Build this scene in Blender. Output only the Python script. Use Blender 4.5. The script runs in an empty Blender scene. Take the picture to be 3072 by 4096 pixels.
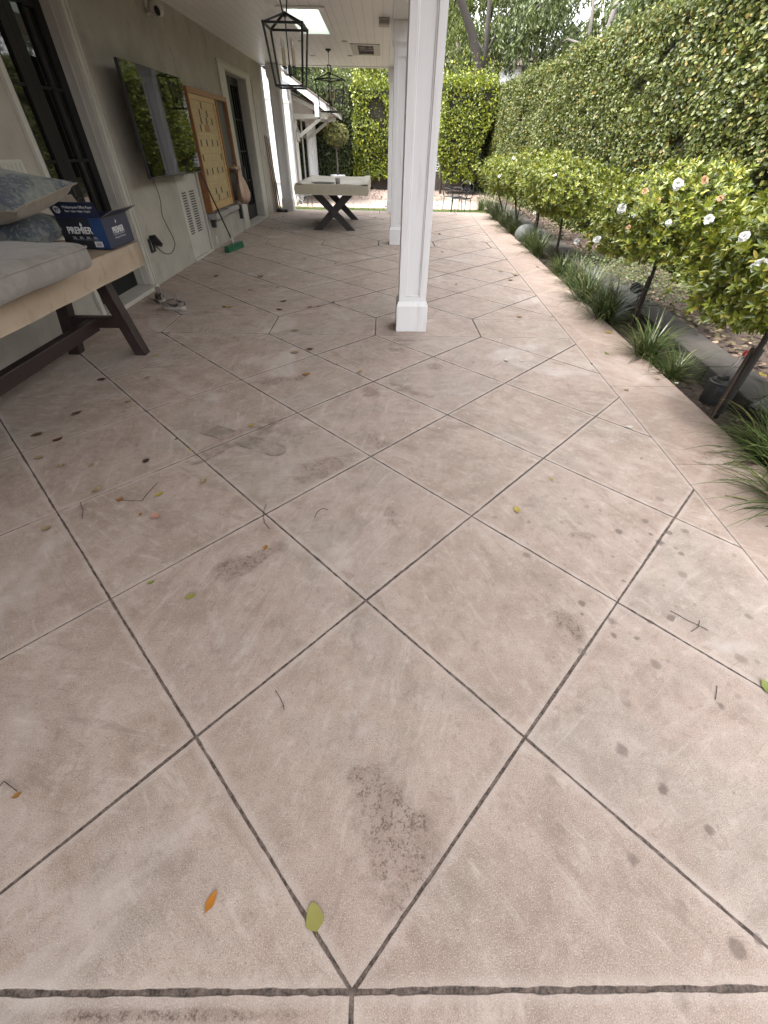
import bpy, bmesh, math, random
import numpy as np
from mathutils import Vector, Matrix
PI=math.pi; R=math.radians
SC=bpy.context.scene; COL=SC.collection

# ------------------------------------------------------------------ camera, sky, sun, exposure
cam_d=bpy.data.cameras.new('camera'); cam=bpy.data.objects.new('camera',cam_d); COL.objects.link(cam)
cam_d.sensor_fit='VERTICAL'; cam_d.sensor_height=36; cam_d.lens=36*1630.92/4096
cam_d.clip_start=.02; cam_d.clip_end=500
def cam_rows(p,y,r):
    cy,sy,cp,sp,cr,sr=math.cos(y),math.sin(y),math.cos(p),math.sin(p),math.cos(r),math.sin(r)
    f=Vector((sy*cp,cy*cp,-sp)); rt=Vector((cy,-sy,0)); up=rt.cross(f)
    return cr*rt+sr*up, -sr*rt+cr*up, f
a,b,f=cam_rows(0.734649,0.017444,0.020880)
M=Matrix(((a.x,b.x,-f.x,0.05480),(a.y,b.y,-f.y,0.04562),(a.z,b.z,-f.z,1.54113),(0,0,0,1)))
cam.matrix_world=M; SC.camera=cam

SUN_EL=R(60); SUN_AZ=R(256)      # azimuth clockwise from +Y
W=bpy.data.worlds.new('World'); SC.world=W; W.use_nodes=True
nt=W.node_tree; nt.nodes.clear()
out=nt.nodes.new('ShaderNodeOutputWorld'); bg=nt.nodes.new('ShaderNodeBackground')
sky=nt.nodes.new('ShaderNodeTexSky'); sky.sky_type='NISHITA'; sky.sun_disc=False
sky.sun_elevation=SUN_EL; sky.sun_rotation=SUN_AZ; sky.dust_density=4; sky.air_density=1.2; sky.ozone_density=1
hs=nt.nodes.new('ShaderNodeHueSaturation'); hs.inputs['Saturation'].default_value=.10
nt.links.new(sky.outputs[0],hs.inputs['Color']); nt.links.new(hs.outputs[0],bg.inputs[0])
bg.inputs[1].default_value=.15; nt.links.new(bg.outputs[0],out.inputs[0])
sd=bpy.data.lights.new('sun','SUN'); sd.energy=.68; sd.angle=R(22); sd.color=(1,.95,.88)
sun=bpy.data.objects.new('sun',sd); COL.objects.link(sun)
dirv=Vector((math.sin(SUN_AZ)*math.cos(SUN_EL),math.cos(SUN_AZ)*math.cos(SUN_EL),math.sin(SUN_EL)))
sun.rotation_euler=dirv.to_track_quat('Z','Y').to_euler(); sun.location=dirv*30
SC.view_settings.view_transform='Standard'; SC.view_settings.look='None'
SC.view_settings.exposure=3.02; SC.view_settings.gamma=1; SC.view_settings.use_curve_mapping=False
SC.cycles.max_bounces=10; SC.cycles.diffuse_bounces=5; SC.cycles.glossy_bounces=4
SC.cycles.transmission_bounces=6; SC.cycles.transparent_max_bounces=8
SC.cycles.sample_clamp_indirect=6

# ------------------------------------------------------------------ shader helper
class NG:
    def __init__(s,name):
        s.mat=bpy.data.materials.new(name); s.mat.use_nodes=True; s.t=s.mat.node_tree; s.t.nodes.clear()
        s.out=s.t.nodes.new('ShaderNodeOutputMaterial')
    def n(s,k,**kw):
        x=s.t.nodes.new(k)
        for a,v in kw.items(): setattr(x,a,v)
        return x
    def put(s,sock,v):
        if v is None: return
        if isinstance(v,bpy.types.NodeSocket): s.t.links.new(v,sock)
        else: sock.default_value=v
    def m(s,op,a,b=None,c=None,clamp=False):
        x=s.n('ShaderNodeMath',operation=op,use_clamp=clamp)
        s.put(x.inputs[0],a); s.put(x.inputs[1],b); s.put(x.inputs[2],c)
        return x.outputs[0]
    def mr(s,v,a,b,c=0.,d=1.,smooth=True):
        x=s.n('ShaderNodeMapRange'); x.interpolation_type='SMOOTHSTEP' if smooth else 'LINEAR'
        s.put(x.inputs[0],v)
        for i,q in enumerate((a,b,c,d)): s.put(x.inputs[i+1],q)
        return x.outputs[0]
    def mix(s,f,a,b,mode='MIX'):
        x=s.n('ShaderNodeMix',data_type='RGBA',blend_type=mode)
        s.put(x.inputs[0],f); s.put(x.inputs[6],c4(a)); s.put(x.inputs[7],c4(b)); return x.outputs[2]
    def noise(s,v,scale,detail=4,rough=.55,dist=0,col=False):
        x=s.n('ShaderNodeTexNoise'); s.put(x.inputs['Vector'],v); x.inputs['Scale'].default_value=scale
        x.inputs['Detail'].default_value=detail; x.inputs['Roughness'].default_value=rough; x.inputs['Distortion'].default_value=dist
        return x.outputs['Color' if col else 'Fac']
    def coord(s,k='Object'): return s.n('ShaderNodeTexCoord').outputs[k]
    def ramp(s,f,stops):
        x=s.n('ShaderNodeValToRGB'); s.put(x.inputs[0],f); cr=x.color_ramp
        while len(cr.elements)<len(stops): cr.elements.new(.5)
        for e,(p,c) in zip(cr.elements,stops): e.position=p; e.color=c4(c)
        return x.outputs[0]
    def bump(s,h,strength=.3,dist=.01,normal=None):
        x=s.n('ShaderNodeBump'); x.inputs['Strength'].default_value=strength; x.inputs['Distance'].default_value=dist
        s.put(x.inputs['Height'],h)
        if normal is not None: s.put(x.inputs['Normal'],normal)
        return x.outputs[0]
    def pbsdf(s,color,rough=.6,normal=None,metal=0,spec=.5,**kw):
        x=s.n('ShaderNodeBsdfPrincipled'); s.put(x.inputs['Base Color'],c4(color)); s.put(x.inputs['Roughness'],rough)
        s.put(x.inputs['Metallic'],metal); s.put(x.inputs['Specular IOR Level'],spec)
        if normal is not None: s.put(x.inputs['Normal'],normal)
        for k,v in kw.items(): s.put(x.inputs[k],v)
        return x.outputs[0]
    def fin(s,sh): s.t.links.new(sh,s.out.inputs[0]); return s.mat
def c4(c):
    if isinstance(c,(tuple,list)): return tuple(c)+(1,) if len(c)==3 else tuple(c)
    return c

def simple(name,col,rough=.6,var=.12,scale=8,bumps=.15,bscale=60,metal=0,spec=.5,dirt=None,stretch=None):
    g=NG(name); v=g.coord()
    if stretch:
        mp=g.n('ShaderNodeMapping'); mp.inputs['Scale'].default_value=stretch; g.put(mp.inputs[0],v); v=mp.outputs[0]
    n=g.noise(v,scale,5,.6)
    dark=tuple(c*(1-var) for c in col); light=tuple(min(1,c*(1+var)) for c in col)
    c=g.ramp(n,[(.3,dark),(.7,light)])
    if dirt:
        d=g.mr(g.noise(v,dirt[1],6,.65),.52,.7); c=g.mix(g.m('MULTIPLY',d,dirt[2]),c,dirt[0])
    nb=g.bump(g.noise(v,bscale,4,.6),bumps,.004)
    r=g.mr(n,.2,.8,rough-.06,min(1,rough+.06),False)
    return g.fin(g.pbsdf(c,r,nb,metal,spec))

M_={}
M_['stucco']=simple('stucco',(.30,.275,.235),.9,.14,2.2,.9,55,dirt=((.19,.178,.16),3.6,.5))
M_['trim']=simple('painted_trim',(.38,.36,.32),.5,.07,4,.2,40,dirt=((.3,.28,.25),6,.5))
M_['white']=simple('white_paint',(.66,.655,.64),.42,.04,3,.12,30,dirt=((.5,.49,.46),5,.25))
M_['column']=simple('column_paint',(.62,.61,.62),.4,.03,3,.15,14,stretch=(6,6,.5),dirt=((.44,.42,.40),2.6,.45))
M_['gh']=simple('guest_wall_paint',(.80,.815,.85),.8,.04,2,.35,70)
M_['black']=simple('black_metal',(.012,.012,.013),.4,.2,8,.1,40,spec=.4)
M_['blackrub']=simple('black_plastic',(.02,.02,.021),.5,.2,8,.2,60)
M_['doorpaint']=simple('black_door_paint',(.008,.008,.008),.5,.2,6,.08,40,spec=.2)
M_['grey']=simple('grey_plastic',(.23,.22,.21),.6,.1,6)
M_['dkgrey']=simple('slate_board',(.055,.053,.05),.6,.15,5)
M_['wood_dark']=simple('dark_stained_wood',(.020,.011,.010),.42,.35,6,.35,30,stretch=(1.5,10,1.5))
M_['wood_dark2']=simple('weathered_dark_wood',(.024,.019,.019),.6,.4,8,.4,30,stretch=(4,4,4))
M_['wood_orange']=simple('orange_wood',(.20,.08,.025),.45,.2,4,.2,30,stretch=(6,1,6))
M_['wood_pale']=simple('pale_pine',(.36,.23,.10),.5,.15,4,.15,30,stretch=(6,1,6))
M_['paper']=simple('printed_paper',(.37,.28,.14),.7,.08,5)
M_['paperbox']=simple('box_cardboard',(.15,.12,.095),.8,.15,8)
M_['inkbar']=simple('dark_ink_bar',(.03,.028,.026),.7,.1,8)
M_['ink']=simple('brown_ink',(.16,.11,.06),.7,.1,8)
M_['tan']=simple('tan_vinyl_cover',(.27,.205,.145),.62,.12,4,.4,22,dirt=((.17,.11,.068),5,.7))
M_['tan2']=simple('cream_vinyl_cover',(.36,.32,.25),.55,.1,3,.4,18,dirt=((.32,.27,.19),3,.4))
M_['candle']=simple('candle_sleeve',(.40,.33,.22),.5,.08,8)
M_['green']=simple('green_bristle',(.005,.08,.033),.6,.25,40,.8,160)
M_['pink']=simple('pink_bag_plastic',(.33,.215,.16),.4,.15,7,.9,14)
M_['terra']=simple('boulder_stone',(.10,.105,.10),.7,.25,6,.6,20)
M_['curb']=simple('aged_concrete_curb',(.036,.031,.027),.9,.4,3,.8,35,dirt=((.03,.025,.02),5,.7))
M_['gardenwall']=simple('garden_wall_render',(.13,.105,.09),.9,.25,3,.5,30)
M_['path']=simple('concrete_path',(.27,.215,.18),.9,.1,2,.4,40)
M_['bark']=simple('bark',(.020,.015,.012),.9,.35,6,1,18,stretch=(5,5,.8))
M_['barkpale']=simple('pale_bark',(.09,.078,.07),.85,.35,4,.9,10,stretch=(4,4,.6))
M_['stake']=simple('wooden_stake',(.045,.03,.022),.8,.3,8,.5,20,stretch=(5,5,1))
M_['galv']=simple('grey_metal_rod',(.30,.29,.28),.45,.15,10,.1,40,metal=.6)
M_['red']=simple('red_tape',(.35,.02,.02),.5,.1,8)
M_['shingle']=simple('brown_shingle',(.10,.075,.06),.9,.35,14,.8,40)
M_['pot']=simple('white_glazed_pot',(.72,.73,.75),.3,.05,4,.05,30)
M_['navy']=simple('navy_print_card',(.008,.013,.036),.42,.2,4,.1,30)
M_['navy2']=simple('blue_print_card',(.008,.028,.09),.38,.2,4,.1,30)
M_['inkblack']=simple('black_print_card',(.008,.009,.014),.42,.2,4,.1,30)
M_['wht']=simple('white_print',(.48,.48,.48),.5,.03,8,0)
M_['dim']=simple('grey_print',(.28,.28,.30),.5,.03,8,0)
M_['shoe']=simple('beige_knit_shoe',(.17,.14,.12),.8,.25,30,.6,120)
M_['sole']=simple('off_white_sole',(.26,.235,.205),.6,.12,20,.3,60)
M_['stain']=simple('stained_fabric_dark',(.03,.025,.03),.8,.1,8)
M_['hose']=simple('cable_sheath',(.02,.02,.02),.5,.1,8)
M_['chrome']=simple('brushed_reflector',(.5,.47,.44),.2,.1,8,metal=1)
M_['bulb']=simple('clear_bulb_glass',(.5,.48,.44),.15,.05,8,0)
def glossy_dark(name,col,rough,ior,sp=.5):
    g=NG(name); v=g.coord(); nb=g.bump(g.noise(v,1.3,2,.5),.03,.006)
    return g.fin(g.pbsdf(col,rough,nb,0,sp,IOR=ior))
M_['glass']=glossy_dark('dark_window_glass',(.004,.0045,.004),.03,1.5,.5)
M_['screen']=glossy_dark('black_screen',(.003,.003,.003),.03,1.45,.27)
def skylight_mat():
    g=NG('frosted_skylight'); v=g.coord(); n=g.noise(v,3,3)
    c=g.ramp(n,[(.3,(.68,.74,.70)),(.7,(.80,.86,.82))])
    t=g.n('ShaderNodeBsdfTranslucent'); g.put(t.inputs[0],c); return g.fin(t.outputs[0])
M_['skylight']=skylight_mat()
def fabric(name,a,b,scale,dark=None):
    g=NG(name); v=g.coord(); n=g.noise(v,scale,6,.7,.6)
    c=g.ramp(n,[(.42,a),(.5,tuple((x+y)/2 for x,y in zip(a,b))),(.58,b)])
    wv=g.n('ShaderNodeTexWave'); wv.inputs['Scale'].default_value=140; wv.inputs['Distortion'].default_value=1; g.put(wv.inputs[0],v)
    if dark:
        m=g.mr(g.noise(v,scale*.22,3,.5),.46,.54); m2=g.mr(g.noise(v,scale*1.6,5,.7),.40,.5)
        c=g.mix(g.m('MULTIPLY',m,m2),c,dark)
    nb=g.bump(wv.outputs[1],.12,.002); nb=g.bump(g.noise(v,7,3),.5,.02,nb)
    return g.fin(g.pbsdf(c,.9,nb,0,.2,**{'Sheen Weight':.15}))
M_['cushion']=fabric('grey_cushion_fabric',(.165,.145,.13),(.20,.18,.16),10)
M_['pillow']=fabric('blue_damask_fabric',(.155,.155,.135),(.105,.115,.112),24,(.05,.06,.075))
M_['pillowtan']=fabric('tan_linen_fabric',(.155,.125,.09),(.18,.15,.11),9)

def beadboard():
    g=NG('white_beadboard'); v=g.coord(); s=g.n('ShaderNodeSeparateXYZ'); g.put(s.inputs[0],v)
    fr=g.m('ABSOLUTE',g.m('SUBTRACT',g.m('FRACT',g.m('DIVIDE',s.outputs[0],.15)),.5))
    gr=g.mr(fr,.47,.492); c=g.mix(gr,(.70,.68,.655),(.40,.39,.37))
    c=g.mix(g.mr(g.noise(v,2,4),.3,.7,0,.12),c,(.45,.43,.40))
    return g.fin(g.pbsdf(c,.45,g.bump(g.m('SUBTRACT',1,gr),.5,.006)))
M_['bead']=beadboard()
def groove(name,col,pitch,axis=2):
    g=NG(name); v=g.coord(); s=g.n('ShaderNodeSeparateXYZ'); g.put(s.inputs[0],v)
    fr=g.m('ABSOLUTE',g.m('SUBTRACT',g.m('FRACT',g.m('DIVIDE',s.outputs[axis],pitch)),.5))
    gr=g.mr(fr,.478,.494); c=g.mix(gr,col,tuple(x*.4 for x in col))
    return g.fin(g.pbsdf(c,.7,g.bump(g.m('SUBTRACT',1,gr),.6,.01)))
M_['siding']=groove('white_board_siding',(.78,.79,.82),.62)

def leafmat(name,stops,rough=.35,trans=.25,spec=.5):
    g=NG(name); geo=g.n('ShaderNodeNewGeometry'); c=g.ramp(geo.outputs['Random Per Island'],stops)
    v=g.coord(); big=g.noise(v,.9,3); c=g.mix(g.mr(big,.35,.7,0,.25),c,(.12,.14,.02))
    p=g.pbsdf(c,rough,None,0,spec); t=g.n('ShaderNodeBsdfTranslucent'); g.put(t.inputs[0],c)
    mx=g.n('ShaderNodeMixShader'); mx.inputs[0].default_value=trans; g.t.links.new(p,mx.inputs[1]); g.t.links.new(t.outputs[0],mx.inputs[2])
    return g.fin(mx.outputs[0])
M_['lf_hedge']=leafmat('glossy_hedge_leaf',[(0,(.025,.037,.010)),(.3,(.045,.06,.015)),(.55,(.075,.092,.022)),(.78,(.115,.13,.032)),(.93,(.19,.185,.06)),(1,(.20,.12,.03))],.38,.28,.3)
M_['lf_far']=leafmat('bright_hedge_leaf',[(0,(.04,.058,.007)),(.35,(.09,.12,.010)),(.7,(.18,.21,.016)),(1,(.33,.34,.035))],.4,.3)
M_['lf_shrub']=leafmat('shrub_leaf',[(0,(.045,.065,.009)),(.4,(.10,.128,.014)),(.75,(.17,.195,.02)),(.93,(.26,.26,.035)),(1,(.30,.24,.04))],.36,.3)
M_['lf_willow']=leafmat('willow_leaf',[(0,(.06,.085,.022)),(.5,(.12,.15,.035)),(.85,(.20,.23,.055)),(1,(.30,.31,.09))],.5,.4)
M_['lf_dark']=leafmat('deep_green_leaf',[(0,(.03,.045,.016)),(.6,(.065,.09,.028)),(1,(.13,.16,.05))],.45,.3)
M_['lf_olive']=leafmat('olive_leaf',[(0,(.06,.07,.02)),(.6,(.14,.15,.04)),(1,(.28,.25,.07))],.5,.3)
M_['blade']=leafmat('strap_leaf',[(0,(.028,.045,.014)),(.5,(.05,.075,.022)),(.85,(.09,.115,.038)),(1,(.22,.20,.08))],.35,.2)
M_['core']=simple('light_blocking_core',(.018,.016,.010),.95,.4,9,.8,20)  # dark core added inside the hedges to block light between the leaves
M_['litter']=leafmat('dry_leaf_litter',[(0,(.045,.025,.017)),(.4,(.08,.05,.034)),(.7,(.13,.085,.058)),(1,(.24,.17,.12))],.7,.1)
def petalmat(name,col,t=.3):
    g=NG(name); v=g.coord(); c=g.mix(g.noise(v,30,3),col,tuple(x*.8 for x in col)); p=g.pbsdf(c,.6)
    tr=g.n('ShaderNodeBsdfTranslucent'); g.put(tr.inputs[0],c4(col)); mx=g.n('ShaderNodeMixShader'); mx.inputs[0].default_value=t
    g.t.links.new(p,mx.inputs[1]); g.t.links.new(tr.outputs[0],mx.inputs[2]); return g.fin(mx.outputs[0])
M_['petal']=petalmat('white_petal',(.55,.55,.53)); M_['petalo']=petalmat('faded_orange_petal',(.46,.27,.15)); 
for k,c in dict(r=(.10,.04,.028),t=(.27,.20,.115),y=(.32,.24,.03),o=(.26,.12,.025),b=(.05,.03,.02),p=(.38,.20,.155),g=(.16,.19,.04),w=(.42,.39,.33),big=(.24,.22,.055),bigo=(.38,.14,.008)).items():
    M_['fl_'+k]=petalmat('fallen_leaf_'+{'r':'russet','t':'tan','y':'yellow','o':'orange','b':'brown','p':'pink','g':'green','w':'cream','big':'olive_yellow','bigo':'bright_orange'}[k],c,.1)

# ------------------------------------------------------------------ mesh helper
class MB:
    def __init__(s): s.v=[]; s.f=[]; s.mi=[]; s.mats=[]; s.cur=0
    def mat(s,k):
        if k not in s.mats: s.mats.append(k)
        s.cur=s.mats.index(k); return s
    def add(s,vs,fs):
        o=len(s.v); s.v+=[tuple(x) for x in vs]; s.f+=[tuple(i+o for i in f) for f in fs]; s.mi+=[s.cur]*len(fs); return s
    def box(s,x0,x1,y0,y1,z0,z1,bev=0,rot=None,at=None):
        bm=bmesh.new(); bmesh.ops.create_cube(bm,size=1)
        for v in bm.verts: v.co=Vector(((x0+x1)/2+v.co.x*(x1-x0),(y0+y1)/2+v.co.y*(y1-y0),(z0+z1)/2+v.co.z*(z1-z0)))
        if bev: bmesh.ops.bevel(bm,geom=bm.edges[:],offset=bev,segments=2,profile=.5,affect='EDGES')
        if rot is not None: 
            for v in bm.verts: v.co=rot@v.co
        if at is not None:
            for v in bm.verts: v.co+=Vector(at)
        bm.verts.index_update(); s.add([v.co for v in bm.verts],[[v.index for v in f.verts] for f in bm.faces]); bm.free(); return s
    def bar(s,p,q,w,h=None,bev=0,up=(0,0,1)):
        p,q=Vector(p),Vector(q); d=q-p; L=d.length; z=d.normalized(); x=Vector(up).cross(z)
        if x.length<1e-3: x=Vector((1,0,0))
        x.normalize(); y=z.cross(x); m=Matrix((x,y,z)).transposed(); h=h or w
        return s.box(-w/2,w/2,-h/2,h/2,0,L,bev,m,p)
    def tube(s,pts,r,seg=8,cap=True):
        pts=[Vector(p) for p in pts]; n=len(pts); rs=r if isinstance(r,(list,tuple)) else [r]*n; rings=[]; pu=None
        for i,p in enumerate(pts):
            t=(pts[min(i+1,n-1)]-pts[max(i-1,0)]).normalized()
            if pu is None: pu=t.orthogonal().normalized()
            else: pu=(pu-t*pu.dot(t)).normalized()
            w=t.cross(pu); rings.append([p+(pu*math.cos(a)+w*math.sin(a))*rs[i] for a in [2*PI*k/seg for k in range(seg)]])
        vs=[v for r_ in rings for v in r_]; fs=[]
        for i in range(n-1):
            for k in range(seg): fs.append((i*seg+k,i*seg+(k+1)%seg,(i+1)*seg+(k+1)%seg,(i+1)*seg+k))
        if cap: fs.append(tuple(range(seg))[::-1]); fs.append(tuple((n-1)*seg+k for k in range(seg)))
        return s.add(vs,fs)
    def lathe(s,prof,c=(0,0,0),seg=20,m=None):
        vs=[];fs=[];n=len(prof)
        for r,z in prof:
            for k in range(seg):
                v=Vector((r*math.cos(2*PI*k/seg),r*math.sin(2*PI*k/seg),z))
                if m is not None: v=m@v
                vs.append(v+Vector(c))
        for i in range(n-1):
            for k in range(seg): fs.append((i*seg+k,i*seg+(k+1)%seg,(i+1)*seg+(k+1)%seg,(i+1)*seg+k))
        fs.append(tuple(range(seg))[::-1]); fs.append(tuple((n-1)*seg+k for k in range(seg)))
        return s.add(vs,fs)
    def prism(s,poly,z0,z1):
        n=len(poly); vs=[(x,y,z0) for x,y in poly]+[(x,y,z1) for x,y in poly]
        return s.add(vs,[tuple(range(n))[::-1],tuple(range(n,2*n))]+[(i,(i+1)%n,n+(i+1)%n,n+i) for i in range(n)])
    def build(s,name,parent=None,mat=None,smooth=False,loc=None,base=None,w=None,**tags):
        if w is not None: parent=w; base=tuple(w.location)
        if mat: s.mats=s.mats or [mat]
        me=bpy.data.meshes.new(name); v=s.v
        if base is not None: bx,by,bz=base; v=[(x-bx,y-by,z-bz) for x,y,z in v]
        me.from_pydata(v,[],s.f)
        for k in s.mats: me.materials.append(M_[k])
        me.polygons.foreach_set('material_index',s.mi)
        if smooth: me.polygons.foreach_set('use_smooth',[True]*len(me.polygons))
        me.update(); o=bpy.data.objects.new(name,me); COL.objects.link(o)
        if parent is not None: o.parent=parent
        if base is not None and w is None: o.location=base
        if loc is not None: o.location=loc
        tag(o,**tags); return o
def tag(o,label=None,cat=None,group=None,kind=None):
    if label: o['label']=label
    if cat: o['category']=cat
    if group: o['group']=group
    if kind: o['kind']=kind
    return o
def thing(name,label,cat,loc=(0,0,0),rz=0,group=None):
    o=bpy.data.objects.new(name,None); COL.objects.link(o); o.location=loc; o.rotation_euler=(0,0,rz); o.empty_display_size=.1
    return tag(o,label,cat,group)
def dup(root,loc,rz=0,label=None,scale=None):
    def cp(o,par):
        c=o.copy(); COL.objects.link(c); c.parent=par
        for ch in [x for x in KIDS.get(o.name,[])]: cp(ch,c)
        return c
    for o in list(COL.objects):
        if o.parent: KIDS.setdefault(o.parent.name,[])
    KIDS.clear()
    for o in list(COL.objects):
        if o.parent: KIDS.setdefault(o.parent.name,[]).append(o)
    r=cp(root,None); r.location=loc; r.rotation_euler=(0,0,rz)
    if scale: r.scale=(scale,)*3
    if label: r['label']=label
    return r
KIDS={}
def text(body,name,parent,size,mat,m,extr=.0006,align='LEFT',sx=1,offset=0):
    cu=bpy.data.curves.new(name,'FONT'); cu.body=body; cu.size=size; cu.extrude=extr; cu.align_x=align; cu.offset=offset
    t=bpy.data.objects.new(name,cu); COL.objects.link(t); dg=bpy.context.evaluated_depsgraph_get()
    me=bpy.data.meshes.new_from_object(t.evaluated_get(dg)); bpy.data.objects.remove(t); bpy.data.curves.remove(cu)
    me.transform(m@Matrix.Diagonal((sx,1,1,1))); me.materials.clear(); me.materials.append(M_[mat])
    o=bpy.data.objects.new(name,me); COL.objects.link(o); o.parent=parent; return o

# ------------------------------------------------------------------ foliage helper
rng=np.random.default_rng(7); random.seed(7)
LEAF=np.array([(0,0,0),(.35,-.26,.05),(.72,-.20,.03),(1,0,-.05),(.72,.20,.03),(.35,.26,.05)])
LF=np.array([(0,1,2,3),(0,3,4,5)])
def leaves(P,D,N,L,wid=1.):
    """points, direction of growth, rough normal, length -> verts, faces"""
    n=len(P); D=D/np.linalg.norm(D,axis=1,keepdims=True); S=np.cross(N,D); S/=np.linalg.norm(S,axis=1,keepdims=True)+1e-9; Z=np.cross(D,S)
    T=LEAF.copy(); L=np.broadcast_to(L,(n,))
    V=P[:,None,:]+L[:,None,None]*(T[None,:,0:1]*D[:,None,:]+wid*T[None,:,1:2]*S[:,None,:]+T[None,:,2:3]*Z[:,None,:])
    F=(LF[None]+(np.arange(n)*6)[:,None,None]).reshape(-1,4)
    return V.reshape(-1,3),F
def quads(name,V,F,mats,mi=None,parent=None,base=None,**tags):
    me=bpy.data.meshes.new(name); V=np.asarray(V,np.float32)
    if base is not None: V=V-np.array(base,np.float32)
    me.vertices.add(len(V)); me.vertices.foreach_set('co',V.ravel())
    me.loops.add(F.size); me.loops.foreach_set('vertex_index',F.ravel().astype(np.int32))
    me.polygons.add(len(F)); me.polygons.foreach_set('loop_start',np.arange(0,F.size,4,dtype=np.int32))
    me.polygons.foreach_set('loop_total',np.full(len(F),4,np.int32))
    for k in mats: me.materials.append(M_[k])
    if mi is not None: me.polygons.foreach_set('material_index',np.asarray(mi,np.int32))
    me.update(calc_edges=True); me.validate(); o=bpy.data.objects.new(name,me); COL.objects.link(o)
    if parent is not None: o.parent=parent
    if base is not None and parent is None: o.location=base
    tag(o,**tags); return o
def rnd(n): 
    v=rng.normal(size=(n,3)); return v/np.linalg.norm(v,axis=1,keepdims=True)
def fnoise(P,s,seed=0):
    r=np.random.default_rng(seed); k=r.normal(size=(7,3))*s; ph=r.uniform(0,6.28,7)
    return np.sin(P@k.T+ph).mean(1)*1.6
# ================================================================== GROUND
D=1.15
YB=-3.1  # rear end of roof, ceiling and wall, drawn back unseen to shade the foreground
def patio_mat():
    g=NG('scored_concrete'); v=g.coord(); s=g.n('ShaderNodeSeparateXYZ'); g.put(s.inputs[0],v)
    wob=g.n('ShaderNodeSeparateXYZ'); g.put(wob.inputs[0],g.noise(v,2.2,3,.6,0,True))
    fine=g.n('ShaderNodeSeparateXYZ'); g.put(fine.inputs[0],g.noise(v,28,3,.6,0,True))
    def wb(i,a=.007,b=.004): return g.m('ADD',g.m('MULTIPLY',g.m('SUBTRACT',wob.outputs[i],.5),a),g.m('MULTIPLY',g.m('SUBTRACT',fine.outputs[i],.5),b))
    X=g.m('ADD',s.outputs[0],wb(0)); Y=g.m('ADD',s.outputs[1],wb(1))
    x=g.m('DIVIDE',X,D); y=g.m('DIVIDE',Y,D)
    yp=g.m('SUBTRACT',g.m('MODULO',g.m('ADD',y,.527+45.27),4.527),.527)
    def near(t): return g.m('ABSOLUTE',g.m('SUBTRACT',g.m('FRACT',g.m('ADD',t,.5)),.5))
    A=g.m('SUBTRACT',yp,x); B=g.m('ADD',yp,x)
    dA=g.m('MULTIPLY',near(g.m('ADD',A,40)),.7071*D); dB=g.m('MULTIPLY',near(g.m('ADD',B,40)),.7071*D)
    fld=g.m('GREATER_THAN',yp,0)
    dC=g.m('MULTIPLY',near(g.m('ADD',x,40)),D)
    big=9.
    def sel(c,a,b): # c?a:b
        return g.m('ADD',g.m('MULTIPLY',c,a),g.m('MULTIPLY',g.m('SUBTRACT',1,c),b))
    dB=sel(fld,dB,big); dA=sel(fld,dA,dC)
    dH=g.m('MULTIPLY',g.m('MINIMUM',g.m('ABSOLUTE',yp),g.m('MINIMUM',g.m('ABSOLUTE',g.m('ADD',yp,.527)),g.m('ABSOLUTE',g.m('SUBTRACT',yp,4)))),D)
    bx=g.m('SUBTRACT',x,g.m('ADD',g.m('MULTIPLY',y,.0565),1.628)); dBd=g.m('MULTIPLY',g.m('ABSOLUTE',bx),D)
    inn=g.m('LESS_THAN',bx,0)
    dS=g.m('MULTIPLY',near(g.m('DIVIDE',g.m('SUBTRACT',Y,2.25-23.46),1.173)),1.173)
    # widths (half, metres), each family varying along its length
    vr=g.noise(v,1.1,3,.6); vr2=g.noise(v,6,3,.6)
    xl=g.mr(x,-1.3,-.2,0,1)     # joints left of centre running to the right have nearly closed up
    wA=g.m('MULTIPLY',g.mr(vr,.3,.6,.0032,.0060),g.mr(xl,0,1,.5,1,False))
    wB=g.mr(vr2,.3,.65,.0026,.0056)
    wH=g.m('MULTIPLY',g.mr(g.m('ABSOLUTE',g.m('ADD',y,.05)),.3,2,.0062,.0028,False),g.mr(vr2,.35,.6,.55,1.1))
    wY=g.mr(s.outputs[1],2.5,9.,1.05,2.9,False)
    def ln(d,w): return g.mr(g.m('DIVIDE',d,w),1.25,.75,0,1)
    mB=g.m('MULTIPLY',ln(dB,g.m('MULTIPLY',wB,wY)),inn); mA=g.m('MULTIPLY',g.m('MULTIPLY',ln(dA,g.m('MULTIPLY',wA,wY)),inn),g.mr(g.m('ADD',vr2,g.m('MULTIPLY',xl,.25)),.38,.5,.35,1))
    mH=g.m('MULTIPLY',ln(dH,g.m('MULTIPLY',wH,wY)),inn); mBd=g.m('MULTIPLY',ln(dBd,g.m('MULTIPLY',.0035,wY)),.75)
    mS=g.m('MULTIPLY',g.m('MULTIPLY',ln(dS,.0028),g.m('SUBTRACT',1,inn)),.8)
    J=g.m('MAXIMUM',g.m('MAXIMUM',mA,mB),g.m('MAXIMUM',g.m('MAXIMUM',mH,mBd),mS))
    def hl(d): return g.mr(d,.035,.010,0,1)
    H=g.m('MAXIMUM',g.m('MAXIMUM',hl(dA),hl(dB)),g.m('MAXIMUM',hl(dBd),hl(dH)))
    # slab tone
    cid=g.n('ShaderNodeCombineXYZ'); fl=g.m('MULTIPLY',fld,inn)
    g.put(cid.inputs[0],g.m('FLOOR',sel(fld,A,x))); g.put(cid.inputs[1],g.m('FLOOR',sel(fld,B,9))); g.put(cid.inputs[2],g.m('FLOOR',g.m('DIVIDE',g.m('ADD',y,.527),4.527)))
    wn=g.n('ShaderNodeTexWhiteNoise',noise_dimensions='3D'); g.put(wn.inputs['Vector'],cid.outputs[0]); tone=g.m('MULTIPLY',wn.outputs['Value'],inn)
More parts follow.
